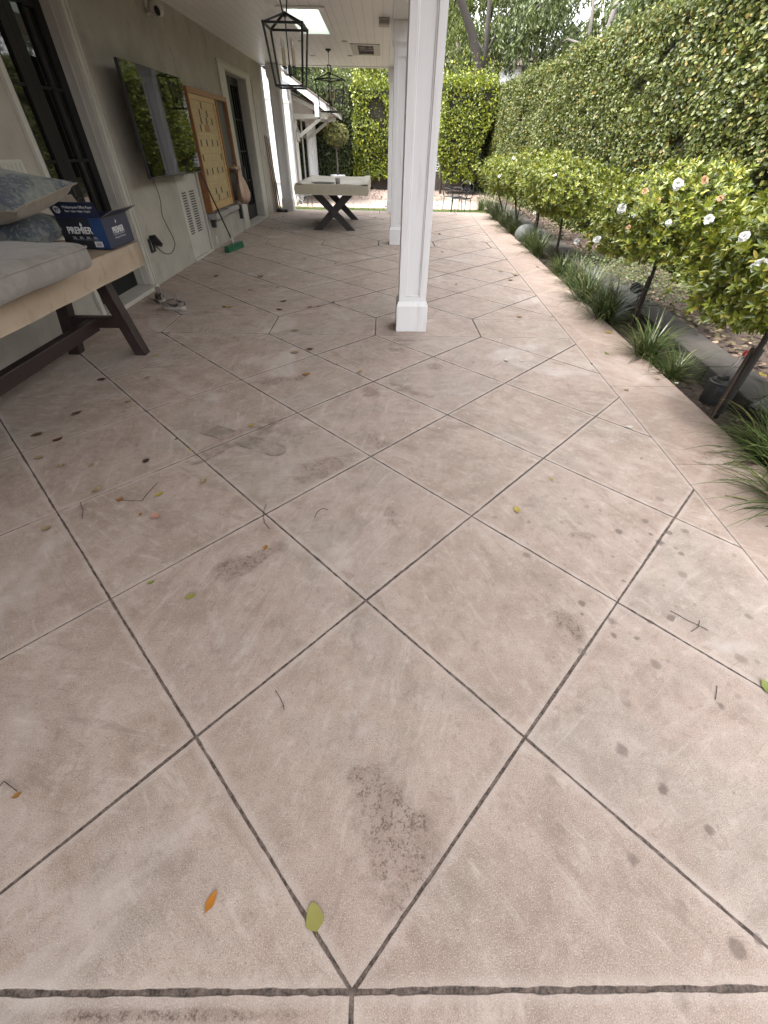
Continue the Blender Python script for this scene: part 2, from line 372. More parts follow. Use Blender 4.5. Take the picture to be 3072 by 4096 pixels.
    n1=g.noise(v,1.3,6,.62,.5); n2=g.noise(v,5,7,.68,.4); n3=g.noise(v,26,6,.7); n4=g.noise(v,330,2,.6); n5=g.noise(v,120,3,.7)
    base=g.ramp(g.m('ADD',g.m('MULTIPLY',n1,.82),g.m('MULTIPLY',tone,.18)),[(.28,(.205,.176,.149)),(.40,(.232,.184,.155)),(.50,(.27,.218,.188)),(.60,(.232,.206,.180)),(.72,(.30,.258,.229))])
    c=g.mix(g.mr(n2,.44,.70,0,.55),base,(.35,.305,.275)); c=g.mix(g.mr(n2,.50,.28,0,.6),c,(.15,.118,.095))
    c=g.mix(g.mr(n3,.52,.74,0,.38),c,(.42,.385,.355)); c=g.mix(g.mr(n3,.46,.27,0,.42),c,(.12,.095,.078))
    c=g.mix(g.mr(n4,.53,.68,0,.6),c,(.46,.425,.39)); c=g.mix(g.mr(n4,.47,.33,0,.5),c,(.12,.098,.083)); c=g.mix(g.mr(n5,.46,.28,0,.55),c,(.115,.092,.078))
    # trowel sweeps and chalky wear, each slab swept its own way
    rt=g.n('ShaderNodeVectorRotate'); rt.rotation_type='Z_AXIS'; g.put(rt.inputs['Vector'],v); g.put(rt.inputs['Angle'],g.m('MULTIPLY',wn.outputs['Value'],3.1))
    mp=g.n('ShaderNodeMapping'); mp.inputs['Scale'].default_value=(1.6,9,1); g.put(mp.inputs[0],rt.outputs[0])
    sw=g.noise(mp.outputs[0],2.2,8,.72,.6); c=g.mix(g.mr(sw,.54,.70,0,.45),c,(.40,.37,.34)); c=g.mix(g.mr(sw,.46,.30,0,.48),c,(.155,.12,.10))
    gg=g.noise(v,9,9,.8,.3); c=g.mix(g.mr(gg,.53,.66,0,.45),c,(.38,.345,.315)); c=g.mix(g.mr(gg,.47,.34,0,.5),c,(.15,.115,.095))
    c=g.mix(g.m('MULTIPLY',g.m('SUBTRACT',wn.outputs['Value'],.0),.16),c,(.21,.165,.15))
    c=g.mix(g.m('MULTIPLY',g.mr(g.noise(v,.8,4,.7,1.2),.54,.7),.45),c,(.40,.385,.37))
    c=g.mix(g.m('MULTIPLY',H,.22),c,(.42,.39,.365))
    c=g.mix(g.m('MULTIPLY',g.m('SUBTRACT',1,inn),.25),c,(.26,.195,.165))
    c=g.mix(1.,c,(1.115,1.05,1.01),'MULTIPLY')
    # worn pitted patches with the dirt left in them, at their own places
    P=[]
    def ell(cx,cy,rx,ry,ang=0,soft=.5):
        ca,sa=math.cos(ang),math.sin(ang); dx=g.m('SUBTRACT',s.outputs[0],cx); dy=g.m('SUBTRACT',s.outputs[1],cy)
        u=g.m('DIVIDE',g.m('ADD',g.m('MULTIPLY',dx,ca),g.m('MULTIPLY',dy,sa)),rx); w=g.m('DIVIDE',g.m('SUBTRACT',g.m('MULTIPLY',dy,ca),g.m('MULTIPLY',dx,sa)),ry)
        return g.mr(g.m('ADD',g.m('ADD',g.m('MULTIPLY',u,u),g.m('MULTIPLY',w,w)),g.m('MULTIPLY',g.m('SUBTRACT',n2,.5),5.)),1.25,0.,0,1)
    for e in ((.09,.30,.13,.19,.3),(.03,.42,.08,.12,0),(-.62,1.34,.22,.10,.5),(-.50,1.45,.14,.05,.5),(-.28,2.21,.17,.09,.3),(-.30,2.12,.2,.07,.6),(-.83,3.46,.25,.10,.2),(-.03,3.20,.08,.14,0),(.01,2.49,.13,.12,.4),(.22,4.34,.20,.05,0),(.34,3.25,.24,.05,-.5),(.24,3.36,.12,.04,-.5),(.31,4.46,.15,.05,0),(.20,4.20,.10,.07,.4),(.55,3.8,.12,.07,0),(-.45,-.035,.35,.012,0),(.85,1.08,.10,.06,-.9),(.90,1.02,.05,.08,0),(.12,1.70,.05,.1,0),(1.15,1.58,.08,.03,0),(-.7,2.62,.13,.08,.2),(2.3,2.35,.2,.05,.3)):
        P.append(ell(*e))
    reg=P[0]
    for p in P[1:]: reg=g.m('MAXIMUM',reg,p)
    pit=g.mr(g.m('ADD',g.m('MULTIPLY',g.noise(v,150,4,.7),.6),g.m('MULTIPLY',g.noise(v,38,4,.7,.8),.55)),.56,.68)
    pits=g.m('MULTIPLY',g.m('MULTIPLY',g.m('MULTIPLY',reg,reg),pit),.85)
    c=g.mix(g.m('MULTIPLY',reg,.3),c,(.17,.12,.097)); c=g.mix(pits,c,(.095,.062,.048))
    # round drip spots on the right
    vo=g.n('ShaderNodeTexVoronoi'); vo.voronoi_dimensions='2D'; vo.inputs['Scale'].default_value=11; g.put(vo.inputs['Vector'],v)
    vs=g.n('ShaderNodeSeparateColor'); g.put(vs.inputs[0],vo.outputs['Color'])
    rr=g.m('MULTIPLY',g.m('POWER',vs.outputs[0],2.),.27); spot=g.mr(g.m('SUBTRACT',vo.outputs['Distance'],g.m('ADD',rr,g.m('MULTIPLY',g.m('SUBTRACT',n3,.5),.5))),.05,-.09)
    spot=g.m('MULTIPLY',spot,g.m('GREATER_THAN',vs.outputs[1],.38))
    zone=g.m('MULTIPLY',g.mr(s.outputs[0],.35,1.0),g.mr(s.outputs[1],2.4,1.5)); c=g.mix(g.m('MULTIPLY',g.m('MULTIPLY',spot,g.m('MULTIPLY',zone,g.mr(vs.outputs[2],0,1,.35,1))),.72),c,(.085,.062,.052))
    # the cross-shaped mark left by a table foot
    def seg(ax,ay,bx_,by_,w):
        L=math.hypot(bx_-ax,by_-ay); ux,uy=(bx_-ax)/L,(by_-ay)/L; dx=g.m('SUBTRACT',s.outputs[0],ax); dy=g.m('SUBTRACT',s.outputs[1],ay)
        t=g.m('ADD',g.m('MULTIPLY',dx,ux),g.m('MULTIPLY',dy,uy)); t2=g.m('MINIMUM',g.m('MAXIMUM',t,0),L)
        ex=g.m('SUBTRACT',dx,g.m('MULTIPLY',t2,ux)); ey=g.m('SUBTRACT',dy,g.m('MULTIPLY',t2,uy))
        return g.m('ADD',g.m('SQRT',g.m('ADD',g.m('MULTIPLY',ex,ex),g.m('MULTIPLY',ey,ey))),g.m('MULTIPLY',g.m('SUBTRACT',n3,.5),.035))
    d1=g.m('MINIMUM',seg(-1.25,2.66,-.64,2.36,1),seg(-1.13,2.26,-.74,2.78,1))
    edge=g.m('MULTIPLY',g.mr(d1,.075,.066),g.mr(d1,.045,.066)); ins=g.mr(d1,.075,.05)
    cen=ell(-.84,2.50,.34,.20,0,.2)
    c=g.mix(g.m('MULTIPLY',g.mr(d1,.11,.03),g.mr(n2,.43,.66,.05,.7)),c,(.12,.092,.078)); c=g.mix(g.m('MULTIPLY',edge,g.mr(n2,.42,.64,.05,.7)),c,(.085,.062,.052))
    c=g.mix(g.m('MULTIPLY',g.m('MULTIPLY',cen,g.mr(g.noise(v,13,7,.78),.45,.66)),.62),c,(.065,.05,.042))
    # scattered dark grains
    gr=g.mr(g.noise(v,60,2,.5),.73,.77); c=g.mix(g.m('MULTIPLY',gr,.6),c,(.10,.08,.07))
    jc=g.mix(g.mr(n3,.4,.62),(.026,.017,.013),(.11,.08,.066)); c=g.mix(g.m('MULTIPLY',J,g.mr(n5,.3,.6,.75,1)),c,jc)
    h=g.m('SUBTRACT',g.m('ADD',g.m('MULTIPLY',n3,.25),g.m('ADD',g.m('MULTIPLY',n4,.12),g.m('MULTIPLY',n5,.15))),g.m('ADD',g.m('MULTIPLY',J,2.2),g.m('MULTIPLY',pits,.4)))
    nb=g.bump(h,.55,.004)
    return g.fin(g.pbsdf(c,g.mr(n2,.3,.7,.72,.9),nb,0,.35))
M_['patio']=patio_mat()
def earth_mat():
    g=NG('garden_soil'); v=g.coord(); n=g.noise(v,9,8,.7); n2=g.noise(v,45,5,.7)
    c=g.ramp(n,[(.35,(.035,.022,.016)),(.6,(.075,.05,.038)),(.75,(.13,.095,.075))]); c=g.mix(g.mr(n2,.55,.7,0,.5),c,(.16,.12,.09))
    return g.fin(g.pbsdf(c,.95,g.bump(g.m('ADD',n,g.m('MULTIPLY',n2,.5)),1,.05)))
M_['soil']=earth_mat(); M_['gravel']=simple('pale_gravel',(.21,.155,.13),.95,.3,14,.9,60)
def lawn_mat():
    g=NG('lawn_turf'); v=g.coord(); n=g.noise(v,3,5,.6); c=g.ramp(n,[(.3,(.04,.075,.015)),(.6,(.07,.115,.025)),(.8,(.12,.14,.04))])
    return g.fin(g.pbsdf(c,.9,g.bump(g.noise(v,90,4,.7),1,.02)))
M_['lawn']=lawn_mat()
# far ground sheet
m=MB().mat('soil'); m.add([(-120,-60,-.14),(120,-60,-.14),(120,160,-.14),(-120,160,-.14)],[(0,1,2,3)]); m.build('ground',kind='structure')
ex=lambda y: (2.379+.0572*(y/D-4.314))*D          # right edge of the slab
m=MB().mat('patio'); y0,y1=-3.2,15.63
m.prism([(-8,y0),(ex(y0),y0),(ex(y1),y1),(-3.6,y1),(-8,y1)],-.13,0); m.build('patio',kind='structure')
m=MB().mat('lawn'); m.add([(-12,15.6,-.085),(6,15.6,-.085),(6,17.05,-.085),(-12,17.05,-.085)],[(0,1,2,3)]); m.build('lawn',kind='structure')
m=MB().mat('path'); m.box(-12,4.2,17.05,19.6,-.13,-.075); m.build('path',kind='structure')
m=MB().mat('gravel'); m.add([(-12,19.6,-.078),(4.9,19.6,-.078),(4.9,24.6,-.05),(-12,24.6,-.05)],[(0,1,2,3)]); m.build('gravel_bed',kind='structure')
# planting soil, raised unevenly, from slab edge past the curb to the hedge
def soil_strip(name,x0f,x1f,z,amp,mat,ya,yb,step=.12):
    ys=np.arange(ya,yb,step); vs=[];fs=[]; K=9
    for i,y in enumerate(ys):
        for k in range(K):
            t=k/(K-1); x=x0f(y)*(1-t)+x1f(y)*t
            zz=z+amp*(fnoise(np.array([[x,y,0]]),5,3)[0])+amp*.6*fnoise(np.array([[x,y,0]]),17,4)[0]
            vs.append((x,y,zz))
    for i in range(len(ys)-1):
        for k in range(K-1): fs.append((i*K+k,i*K+k+1,(i+1)*K+k+1,(i+1)*K+k))
    m=MB().mat(mat); m.add(vs,fs); return m.build(name,smooth=True,kind='structure')
cb=lambda y: 2.93+(y-3.2)*.0925 if y<4.9 else 3.087+(y-4.9)*.062     # garden face of the curb
soil_strip('planting_soil',lambda y:ex(y)-.01,lambda y:cb(y)+.05,-.035,.012,'soil',-2,16)
soil_strip('mulch_bed',lambda y:cb(y)+.28,lambda y:6.4,.07,.02,'soil',-2,19.5,.2)
m=MB().mat('curb'); ys=np.arange(-2,16.6,.62)
for i in range(len(ys)-1):
    a_,b_=ys[i]+.004,ys[i+1]-.004; w=.36
    m.prism([(cb(a_),a_),(cb(a_)+w,a_),(cb(b_)+w,b_),(cb(b_),b_)],-.12,.125+random.uniform(-.004,.004))
cu=m.build('garden_curb',label='low weathered concrete curb running along the planting bed',cat='curb')
mod=cu.modifiers.new('b','BEVEL'); mod.width=.012; mod.segments=2
# ================================================================== HOUSE
house=thing('house','grey stucco house with a white ceiling porch and black glazed doors','house',(-3.1,7.6,0))
HW=-3.1
m=MB().mat('stucco')
D1=(5.05,6.33); D2=(11.93,13.62); DT=2.6
def wall(y0,y1,z0,z1): m.box(HW-.3,HW,y0,y1,z0,z1)
wall(YB,D1[0],0,3.06); wall(D1[0],D1[1],DT,3.06); wall(D1[1],8.08,0,3.06); wall(8.08,9.0,1.13,3.06); wall(9.0,D2[0],0,3.06); wall(D2[0],D2[1],DT,3.06); wall(D2[1],15.62,0,3.06)
m.box(-9,HW-.3,15.42,15.62,0,3.06); m.box(-9,HW-.3,YB,YB+.2,0,3.06)
m.build('wall',w=house)
# vented utility door
m=MB().mat('trim'); m.box(HW-.06,HW-.012,8.085,8.995,.035,1.125,.003); ud=m.build('vented_panel',w=house)
m=MB().mat('blackrub')
for y0,y1 in ((8.22,8.40),(8.55,8.77)):
    m=MB().mat('blackrub')
    for k in range(17): z=.36+k*.0335; m.box(HW-.0125,HW-.0095,y0,y1,z,z+.017)
    m.build('louvre',w=house).parent=ud
m=MB().mat('trim'); m.box(HW,HW+.02,9.0,9.04,.0,1.14); m.box(HW-.02,HW+.015,8.08,8.995,.0,.035); m.build('panel_frame',w=house)
def french(D0,D1_,trimw,flat,ndup):
    dr=thing('french_door',None,None); dr.parent=house; dr.location=(0,0,0); base=house.location
    def B(m,n,par=dr): return m.build(n,parent=par,base=None,loc=None) if False else _b(m,n,par)
    def _b(m,n,par):
        o=m.build(n,w=house); o.parent=par; return o
    m=MB().mat('trim'); y0,y1=D0,D1_; F=flat
    # casing on wall face, with raised outer bead
    for a,b in ((y0-.09-F,y0),(y1,y1+.09+F)):
        m.box(HW,HW+.018,a,b,0,DT+.0,.002)
    m.box(HW,HW+.018,y0-.09-F,y1+.09+F,DT,DT+.09,.002)
    for a in (y0-.09-F,y1+.065+F): m.box(HW+.0185,HW+.034,a,a+.025,0,DT+.09,.003)
    m.box(HW+.0185,HW+.034,y0-.064-F,y1+.064+F,DT+.065,DT+.09,.003)
    # reveal lining
    for a,b in ((y0,y0+.02),(y1-.02,y1)): m.box(HW-.298,HW-.001,a,b,0.05,DT)
    for a in (y1-.034,): m.box(HW-.10,HW-.075,a,a+.013,.05,DT); 
    m.box(HW-.298,HW-.001,y0+.02,y1-.02,DT-.02,DT)
    _b(m,'casing',dr)
    m=MB().mat('trim'); m.box(HW-.298,HW+.07,y0-.02,y1+.06,.0,.045,.004); _b(m,'sill',dr)
    half=(y1-y0-.04)/2
    for k in range(2):
        a=y0+.02+k*half; b=a+half; fx0,fx1=HW-.23,HW-.18; st=.12
        m=MB().mat('doorpaint')
        m.box(fx0,fx1,a+.002,a+st,.05,DT-.022,.004); m.box(fx0,fx1,b-st,b-.002,.05,DT-.022,.004)
        m.box(fx0+.001,fx1-.001,a+st,b-st,.05,.32,.003); m.box(fx0+.001,fx1-.001,a+st,b-st,DT-.15,DT-.022,.003)
        lf=_b(m,'door_leaf',dr)
        m=MB().mat('glass'); m.box(fx0+.018,fx0+.026,a+st+.0005,b-st-.0005,.32,DT-.15); _b(m,'pane',lf)
        m=MB().mat('doorpaint'); mid=(a+b)/2
        for yy in ([mid] if not ndup else [a+st+(half-2*st)/3,a+st+2*(half-2*st)/3]): m.box(fx0+.027,fx1-.004,yy-.011,yy+.011,.32,DT-.15)
        for zz in (.80,1.35,1.9): m.box(fx0+.027,fx1-.007,a+st,b-st,zz-.011,zz+.011)
        _b(m,'muntin',lf)
    m=MB().mat('black'); yc=(y0+y1)/2
    m.box(HW-.18,HW-.17,yc-.05,yc-.015,.95,1.2,.003); m.tube([(HW-.17,yc-.03,1.05),(HW-.13,yc-.03,1.05),(HW-.12,yc-.12,1.05)],.008,8); _b(m,'handle',dr)
    return dr
d1=french(D1[0],D1[1],.08,0,0); d2=french(D2[0],D2[1],.08,.40,1)
# ceiling with skylight and heater openings, roof above
m=MB().mat('bead'); CZ0,CZ1=3.0,3.03; HX=(-.47,-.14); HY=(12.36,13.44); KX=(-1.41,-.90); KY=(9.40,11.22)
XR=.93
def slab(m,x0,x1,y0,y1,z0,z1):
    for a in ((x0,KX[0],y0,y1),(KX[0],KX[1],y0,KY[0]),(KX[0],KX[1],KY[1],y1),(KX[1],HX[0],y0,y1),(HX[0],HX[1],y0,HY[0]),(HX[0],HX[1],HY[1],y1),(HX[1],x1,y0,y1)): m.box(a[0],a[1],a[2],a[3],z0,z1)
slab(m,HW,.2,YB+.15,15.42,CZ0,CZ1); m.build('ceiling',w=house)
m=MB().mat('shingle'); 
for a in ((-9,KX[0],YB,15.9),(KX[0],KX[1],YB,KY[0]),(KX[0],KX[1],KY[1],15.9),(KX[1],XR,YB,15.9)): m.box(a[0],a[1],a[2],a[3],3.28,3.36)
m.build('roof',w=house)  # stretch behind the camera is unseen, lengthened to keep light off the foreground
m=MB().mat('white'); m.box(.2,.58,YB+.15,15.62,2.985,3.279); m.box(HW-.0,.199,15.42,15.62,2.985,3.279); m.box(.86,XR-.002,YB+.05,15.85,3.06,3.279); m.box(.581,.859,YB+.1,15.8,3.2,3.23)
m.box(-9,.859,15.84,15.86,3.06,3.279); m.box(HW,.199,YB+.02,YB+.149,2.985,3.279)
m.build('beam',w=house)
m=MB().mat('white')
for x0,x1,y0,y1 in ((KX[0]-.10,KX[0],KY[0]-.1,KY[1]+.1),(KX[1],KX[1]+.10,KY[0]-.1,KY[1]+.1),(KX[0],KX[1],KY[0]-.1,KY[0]),(KX[0],KX[1],KY[1],KY[1]+.1)): m.box(x0,x1,y0,y1,CZ0-.02,CZ0-.001,.003)
for x0,x1,y0,y1 in ((KX[0]-.012,KX[0]-.001,KY[0],KY[1]),(KX[1]+.001,KX[1]+.012,KY[0],KY[1]),(KX[0],KX[1],KY[0]-.012,KY[0]-.001),(KX[0],KX[1],KY[1]+.001,KY[1]+.012)): m.box(x0,x1,y0,y1,CZ1+.001,3.279)
sk=m.build('skylight_frame',w=house)
m=MB().mat('skylight'); m.box(KX[0]-.03,KX[1]+.03,KY[0]-.03,KY[1]+.03,3.361,3.369); m.build('skylight_pane',w=house).parent=sk
# porch columns
def column():
    t=thing('porch_column','','column',(0,0,0)); h=.166; s_=.1425
    m=MB().mat('column'); m.box(-h,h,-h,h,0,.262,.004)
    b=[(-h,-h),(h,-h),(h,h),(-h,h)]
    vs=[(x*.985,y*.985,.262) for x,y in b]+[(x*.90,y*.90,.300) for x,y in b]; m.add(vs,[(0,1,5,4),(1,2,6,5),(2,3,7,6),(3,0,4,7),(4,5,6,7)])
    m.build('plinth',t)
    m=MB().mat('column'); core=.122; m.box(-core,core,-core,core,.30,2.70)
    for x in (-1,1):
        for y in (-1,1):
            xs=sorted((x*s_,x*(s_-.066))); ys=sorted((y*s_,y*(s_-.066))); m.box(xs[0],xs[1],ys[0],ys[1],.30,2.70,.0025)
    e=s_-.066
    for sx,sy in ((1,0),(-1,0),(0,1),(0,-1)):
        for z0,z1 in ((.30,.345),(2.60,2.70)):
            if sx: xs=sorted((sx*core*.99,sx*(s_-.001))); m.box(xs[0],xs[1],-e,e,z0,z1)
            else: ys=sorted((sy*core*.99,sy*(s_-.001))); m.box(-e,e,ys[0],ys[1],z0,z1)
        # moulding bead round the panel
        for (u0,u1,z0,z1) in ((-e,-e+.014,.345,2.6),(e-.014,e,.345,2.6),(-e+.014,e-.014,.345,.359),(-e+.014,e-.014,2.586,2.6)):
            if sx: xs=sorted((sx*core*.995,sx*(core+.010))); m.box(xs[0],xs[1],u0,u1,z0,z1,.003)
            else: ys=sorted((sy*core*.995,sy*(core+.010))); m.box(u0,u1,ys[0],ys[1],z0,z1,.003)
    m.build('shaft',t)
    m=MB().mat('column'); c_=[(-1,-1),(1,-1),(1,1),(-1,1)]
    pr=[(s_,2.70),(s_+.004,2.715),(s_+.02,2.745),(s_+.03,2.76),(s_+.03,2.984)]
    vs=[(x*r,y*r,z) for r,z in pr for x,y in c_]; fs=[tuple((i*4+k,i*4+(k+1)%4,i*4+4+(k+1)%4,i*4+4+k)) for i in range(len(pr)-1) for k in range(4)]+[(0,3,2,1),(16,17,18,19)]
    m.add(vs,fs); m.build('capital',t); return t
cl=column(); cl['group']='white panelled porch columns'; cl.location=(.392,4.90,0); cl['label']='nearest white panelled porch column, standing in the middle of the patio'
dup(cl,(.385,10.11,0),0,'white porch column half hidden behind the nearest one')
dup(cl,(.372,15.40,0),0,'farthest white porch column on the garden side, at the end of the patio')
dup(cl,(-2.74,15.36,0),0,'white porch column beside the house wall, next to the leaning tools')
# ================================================================== GUEST HOUSE beyond the lawn
gh=thing('guest_house','white guest house with a sloping eave behind the left end of the porch','house',(-4.5,20.5,-.09))
m=MB().mat('gh'); m.box(-8,-2.9,18.0,24.45,-.12,2.75); m.box(-8.5,-4.2,20,27,2.7,5.2)
# gable triangle above near wall
m.add([(-8,18.0,2.75),(-2.9,18.0,2.75),(-5.4,18.0,4.35),(-8,18.2,2.75),(-2.9,18.2,2.75),(-5.4,18.2,4.35)],[(0,1,2),(5,4,3),(0,3,4,1),(1,4,5,2),(2,5,3,0)])
m.build('wall',w=gh)
m=MB().mat('white')
for z in (2.5,3.1): m.box(-8,-2.93,17.972,17.999,z,z+.03)
m.box(-3.20,-2.86,17.95,17.999,-.1,2.42,.004); m.box(-3.24,-2.84,17.93,17.9985,2.42,2.47,.003); m.box(-8,-3.205,17.96,17.999,.5,.52)
m.build('trim_board',w=gh)
def sl(y0,y1,t,off,x0=-5.4,x1=-1.70,mm=None):
    zt=lambda x: 2.40+(-1.70-x)*.545
    v=[(x0,y0,zt(x0)+off),(x1,y0,zt(x1)+off),(x1,y1,zt(x1)+off),(x0,y1,zt(x0)+off)]; v+= [(x,y,z-t) for x,y,z in v]
    mm.add(v,[(0,1,2,3),(7,6,5,4),(0,4,5,1),(1,5,6,2),(2,6,7,3),(3,7,4,0)])
m=MB().mat('shingle'); sl(17.86,24.8,.04,.062,-5.4,-1.64,m); rf=m.build('roof',w=gh)
m=MB().mat('white'); sl(17.88,17.93,.17,.020,-5.4,-1.70,m); sl(17.94,24.75,.03,.018,-5.4,-1.72,m); m.box(-1.70,-1.675,17.90,24.75,2.26,2.40)
m.box(-2.06,-1.93,17.885,17.97,2.13,2.52,.004)
m.build('rake_board',w=gh)
# awning on brackets over the door
m=MB().mat('white')
for y in (19.0,21.6):
    m.box(-2.9,-1.78,y,y+.09,2.12,2.24,.004); m.bar((-2.88,y+.045,1.62),(-2.02,y+.045,2.13),.09,.09)
    m.bar((-2.88,y+.045,2.62),(-1.72,y+.045,2.20),.07,.10)
m.box(-1.86,-1.80,18.9,21.8,2.243,2.30); m.build('awning_bracket',w=gh)
m=MB().mat('shingle'); m.add([(-2.9,18.85,2.72),(-1.62,18.85,2.27),(-1.62,21.85,2.27),(-2.9,21.85,2.72),(-2.9,18.85,2.69),(-1.62,18.85,2.24),(-1.62,21.85,2.24),(-2.9,21.85,2.69)],[(0,1,2,3),(7,6,5,4),(0,4,5,1),(1,5,6,2),(2,6,7,3),(3,7,4,0)]); m.build('awning_roof',w=gh)
for k,(a,b) in enumerate(((19.15,20.1),(20.25,21.3))):
    m=MB().mat('doorpaint'); m.box(-2.899,-2.86,a,b,-.08,2.1,.003); dd=m.build('door',w=gh)
    m=MB().mat('glass'); m.box(-2.8595,-2.855,a+.14,b-.14,.25,1.95); m.build('pane',w=gh).parent=dd
m=MB().mat('white')
for a in (18.95,20.115,21.32): m.box(-2.899,-2.83,a,a+.13,-.1,2.12,.003)
m.build('door_frame',w=gh)
m=MB().mat('gh')
for a in (22.2,23.0,23.8): m.box(-2.899,-2.84,a,a+.5,-.1,2.1,.004)
m.build('shutter',w=gh)
m=MB().mat('grey'); m.tube([(-2.80,18.06,2.95),(-2.80,18.06,-.05)],.035,10); m.build('downpipe',w=gh)
ln=thing('wall_lantern','small grey wall lantern hanging beside the guest house door under the awning','lantern',(-2.89,18.72,1.55))
m=MB().mat('grey'); m.lathe([(.0,.36),(.02,.35),(.035,.30),(.075,.24),(.07,.235)],(.12,0,0),6); m.lathe([(.065,.02),(.06,0),(.0,-.03)],(.12,0,0),6)
for k in range(6): a=PI*k/3; m.tube([(.12+.062*math.cos(a),.062*math.sin(a),.01),(.12+.068*math.cos(a),.068*math.sin(a),.24)],.005,5)
m.tube([(0,0,.30),(.02,0,.48),(.08,0,.55),(.12,0,.50),(.12,0,.36)],.008,6); m.box(-.01,.012,-.03,.03,.2,.36); m.build('cage',ln)
m=MB().mat('bulb'); m.lathe([(.05,.015),(.055,.23)],(.12,0,0),6); m.build('lantern_glass',ln)
m=MB().mat('blackrub'); 
for p in (((-2.80,17.45,-.08),(-2.72,17.5,.12)),((-2.72,17.5,.12),(-2.35,17.45,.24)),((-2.72,17.5,-.05),(-2.4,17.3,.22)),((-2.45,17.3,-.08),(-2.4,17.3,.22)),((-2.8,17.3,.2),(-2.3,17.3,.22)),((-2.3,17.35,-.08),(-2.3,17.35,.22)),((-2.8,17.3,-.08),(-2.8,17.3,.2))): m.tube(p,.012,6)
m.build('folding_rack',base=(-2.6,17.4,-.08),label='thin black folding metal rack standing on the lawn beside the guest house',cat='rack')
m=MB().mat('galv'); pts=[(-2.75+.25*t+.05*math.sin(9*t),17.0-.5*t,.02+.16*math.sin(PI*t)) for t in [k/10 for k in range(11)]]; m.tube(pts,.009,6); m.build('garden_hose',base=(-2.6,16.8,-.08),label='pale hose end looped over the turf behind the porch column',cat='hose')
# low garden wall under the far hedge
m=MB().mat('gardenwall'); m.box(-3.2,6,24.6,24.85,-.12,.62,.01); m.build('garden_wall',label='low dark rendered garden wall behind the far hedge',cat='wall')
# bright neighbouring house far behind
nh=thing('neighbour_house','bright white house glimpsed between the trees beyond the far hedge','house',(5,36,0))
m=MB().mat('gh'); m.box(2.5,9.5,34,40,0,4.9); m.build('wall',w=nh)
m=MB().mat('shingle'); m.add([(2,33.5,4.9),(10,33.5,4.9),(10,40.5,4.9),(2,40.5,4.9),(4,37,6.2),(8,37,6.2)],[(0,1,5,4),(1,2,5),(2,3,4,5),(3,0,4),(3,2,1,0)]); m.build('roof',w=nh)
m=MB().mat('glass'); m.box(3.3,4.3,33.97,33.995,3,4.2); m.build('window',w=nh)
# ================================================================== PORCH FITTINGS
def lantern():
    t=thing('pendant_lantern','','lantern',(0,0,0)); tw,bw=.225,.165; zt,zb=-.445,-.945
    b=MB().mat('black'); r=.008
    T=[Vector((x*tw,y*tw,zt)) for x,y in ((-1,-1),(1,-1),(1,1),(-1,1))]; Bt=[Vector((x*bw,y*bw,zb)) for x,y in ((-1,-1),(1,-1),(1,1),(-1,1))]; ap=Vector((0,0,-.34))
    for k in range(4):
        b.bar(T[k],T[(k+1)%4],.020,.020); b.bar(Bt[k],Bt[(k+1)%4],.020,.020); b.bar(T[k],Bt[k],.018,.018); b.bar(T[k],ap,.018,.018); b.box(-.013,.013,-.013,.013,-.013,.013,at=T[k])
    b.lathe([(.0,-.45),(.025,-.46),(.03,-.475),(.02,-.49)],(0,0,.115),10)
    for s_ in (-1,1): b.bar((s_*.02,0,-.345),(s_*.042,0,-.235),.014,.014)
    b.bar((-.049,0,-.23),(.049,0,-.23),.014,.014)
    b.build('frame',t)
    b=MB().mat('black'); b.tube([(0,0,-.33),(0,0,-.84)],.007,8); b.lathe([(0,-0.750),(.018,-0.760),(.022,-0.820),(.018,-0.850),(0,-0.865)],(0,0,0),10)
    for k in range(4):
        a=PI/4+PI/2*k; c,s_=math.cos(a)*.085,math.sin(a)*.085; b.bar((0,0,-0.840),(c,s_,-0.840),.009,.009); b.tube([(c,s_,-0.840),(c,s_,-0.785)],.006,6); b.lathe([(.008,-0.785),(.024,-0.775),(.022,-0.770),(0,-0.770)],(c,s_,0),10)
    ca=b.build('candle_arm',t)
    for k in range(4):
        a=PI/4+PI/2*k; c,s_=math.cos(a)*.085,math.sin(a)*.085
        q=MB().mat('candle'); q.tube([(c,s_,-0.770),(c,s_,-0.620)],.0125,10); cs=q.build('candle_sleeve',t)
        q=MB().mat('bulb'); q.lathe([(.004,-0.620),(.012,-0.610),(.0155,-0.585),(.010,-0.555),(.002,-0.530)],(c,s_,0),10); q.build('bulb',t,smooth=True).parent=cs
    b=MB().mat('black'); b.lathe([(.0,-.0),(.06,-.0),(.06,-.018),(.02,-.035),(.012,-.05),(0,-.05)],(0,0,0),18)
    n=8
    for k in range(n):
        z=-.05-k*.0215; ring=[Vector((math.cos(u)*.007*(1 if k%2 else 0)+0,math.cos(u)*.007*(0 if k%2 else 1),z-.0125+math.sin(u)*.014)) for u in [2*PI*i/8 for i in range(9)]]; b.tube(ring,.0022,5,False)
    b.build('chain',t); return t
l1=lantern(); l1['group']='black pendant lanterns on the porch ceiling'; l1.location=(-1.10,7.50,3.0); l1['label']='nearer and larger looking black open-frame pendant lantern with four candle lamps'
dup(l1,(-1.10,12.95,3.0),PI/4,'farther black pendant lantern hanging over the cream covered table')
i=0
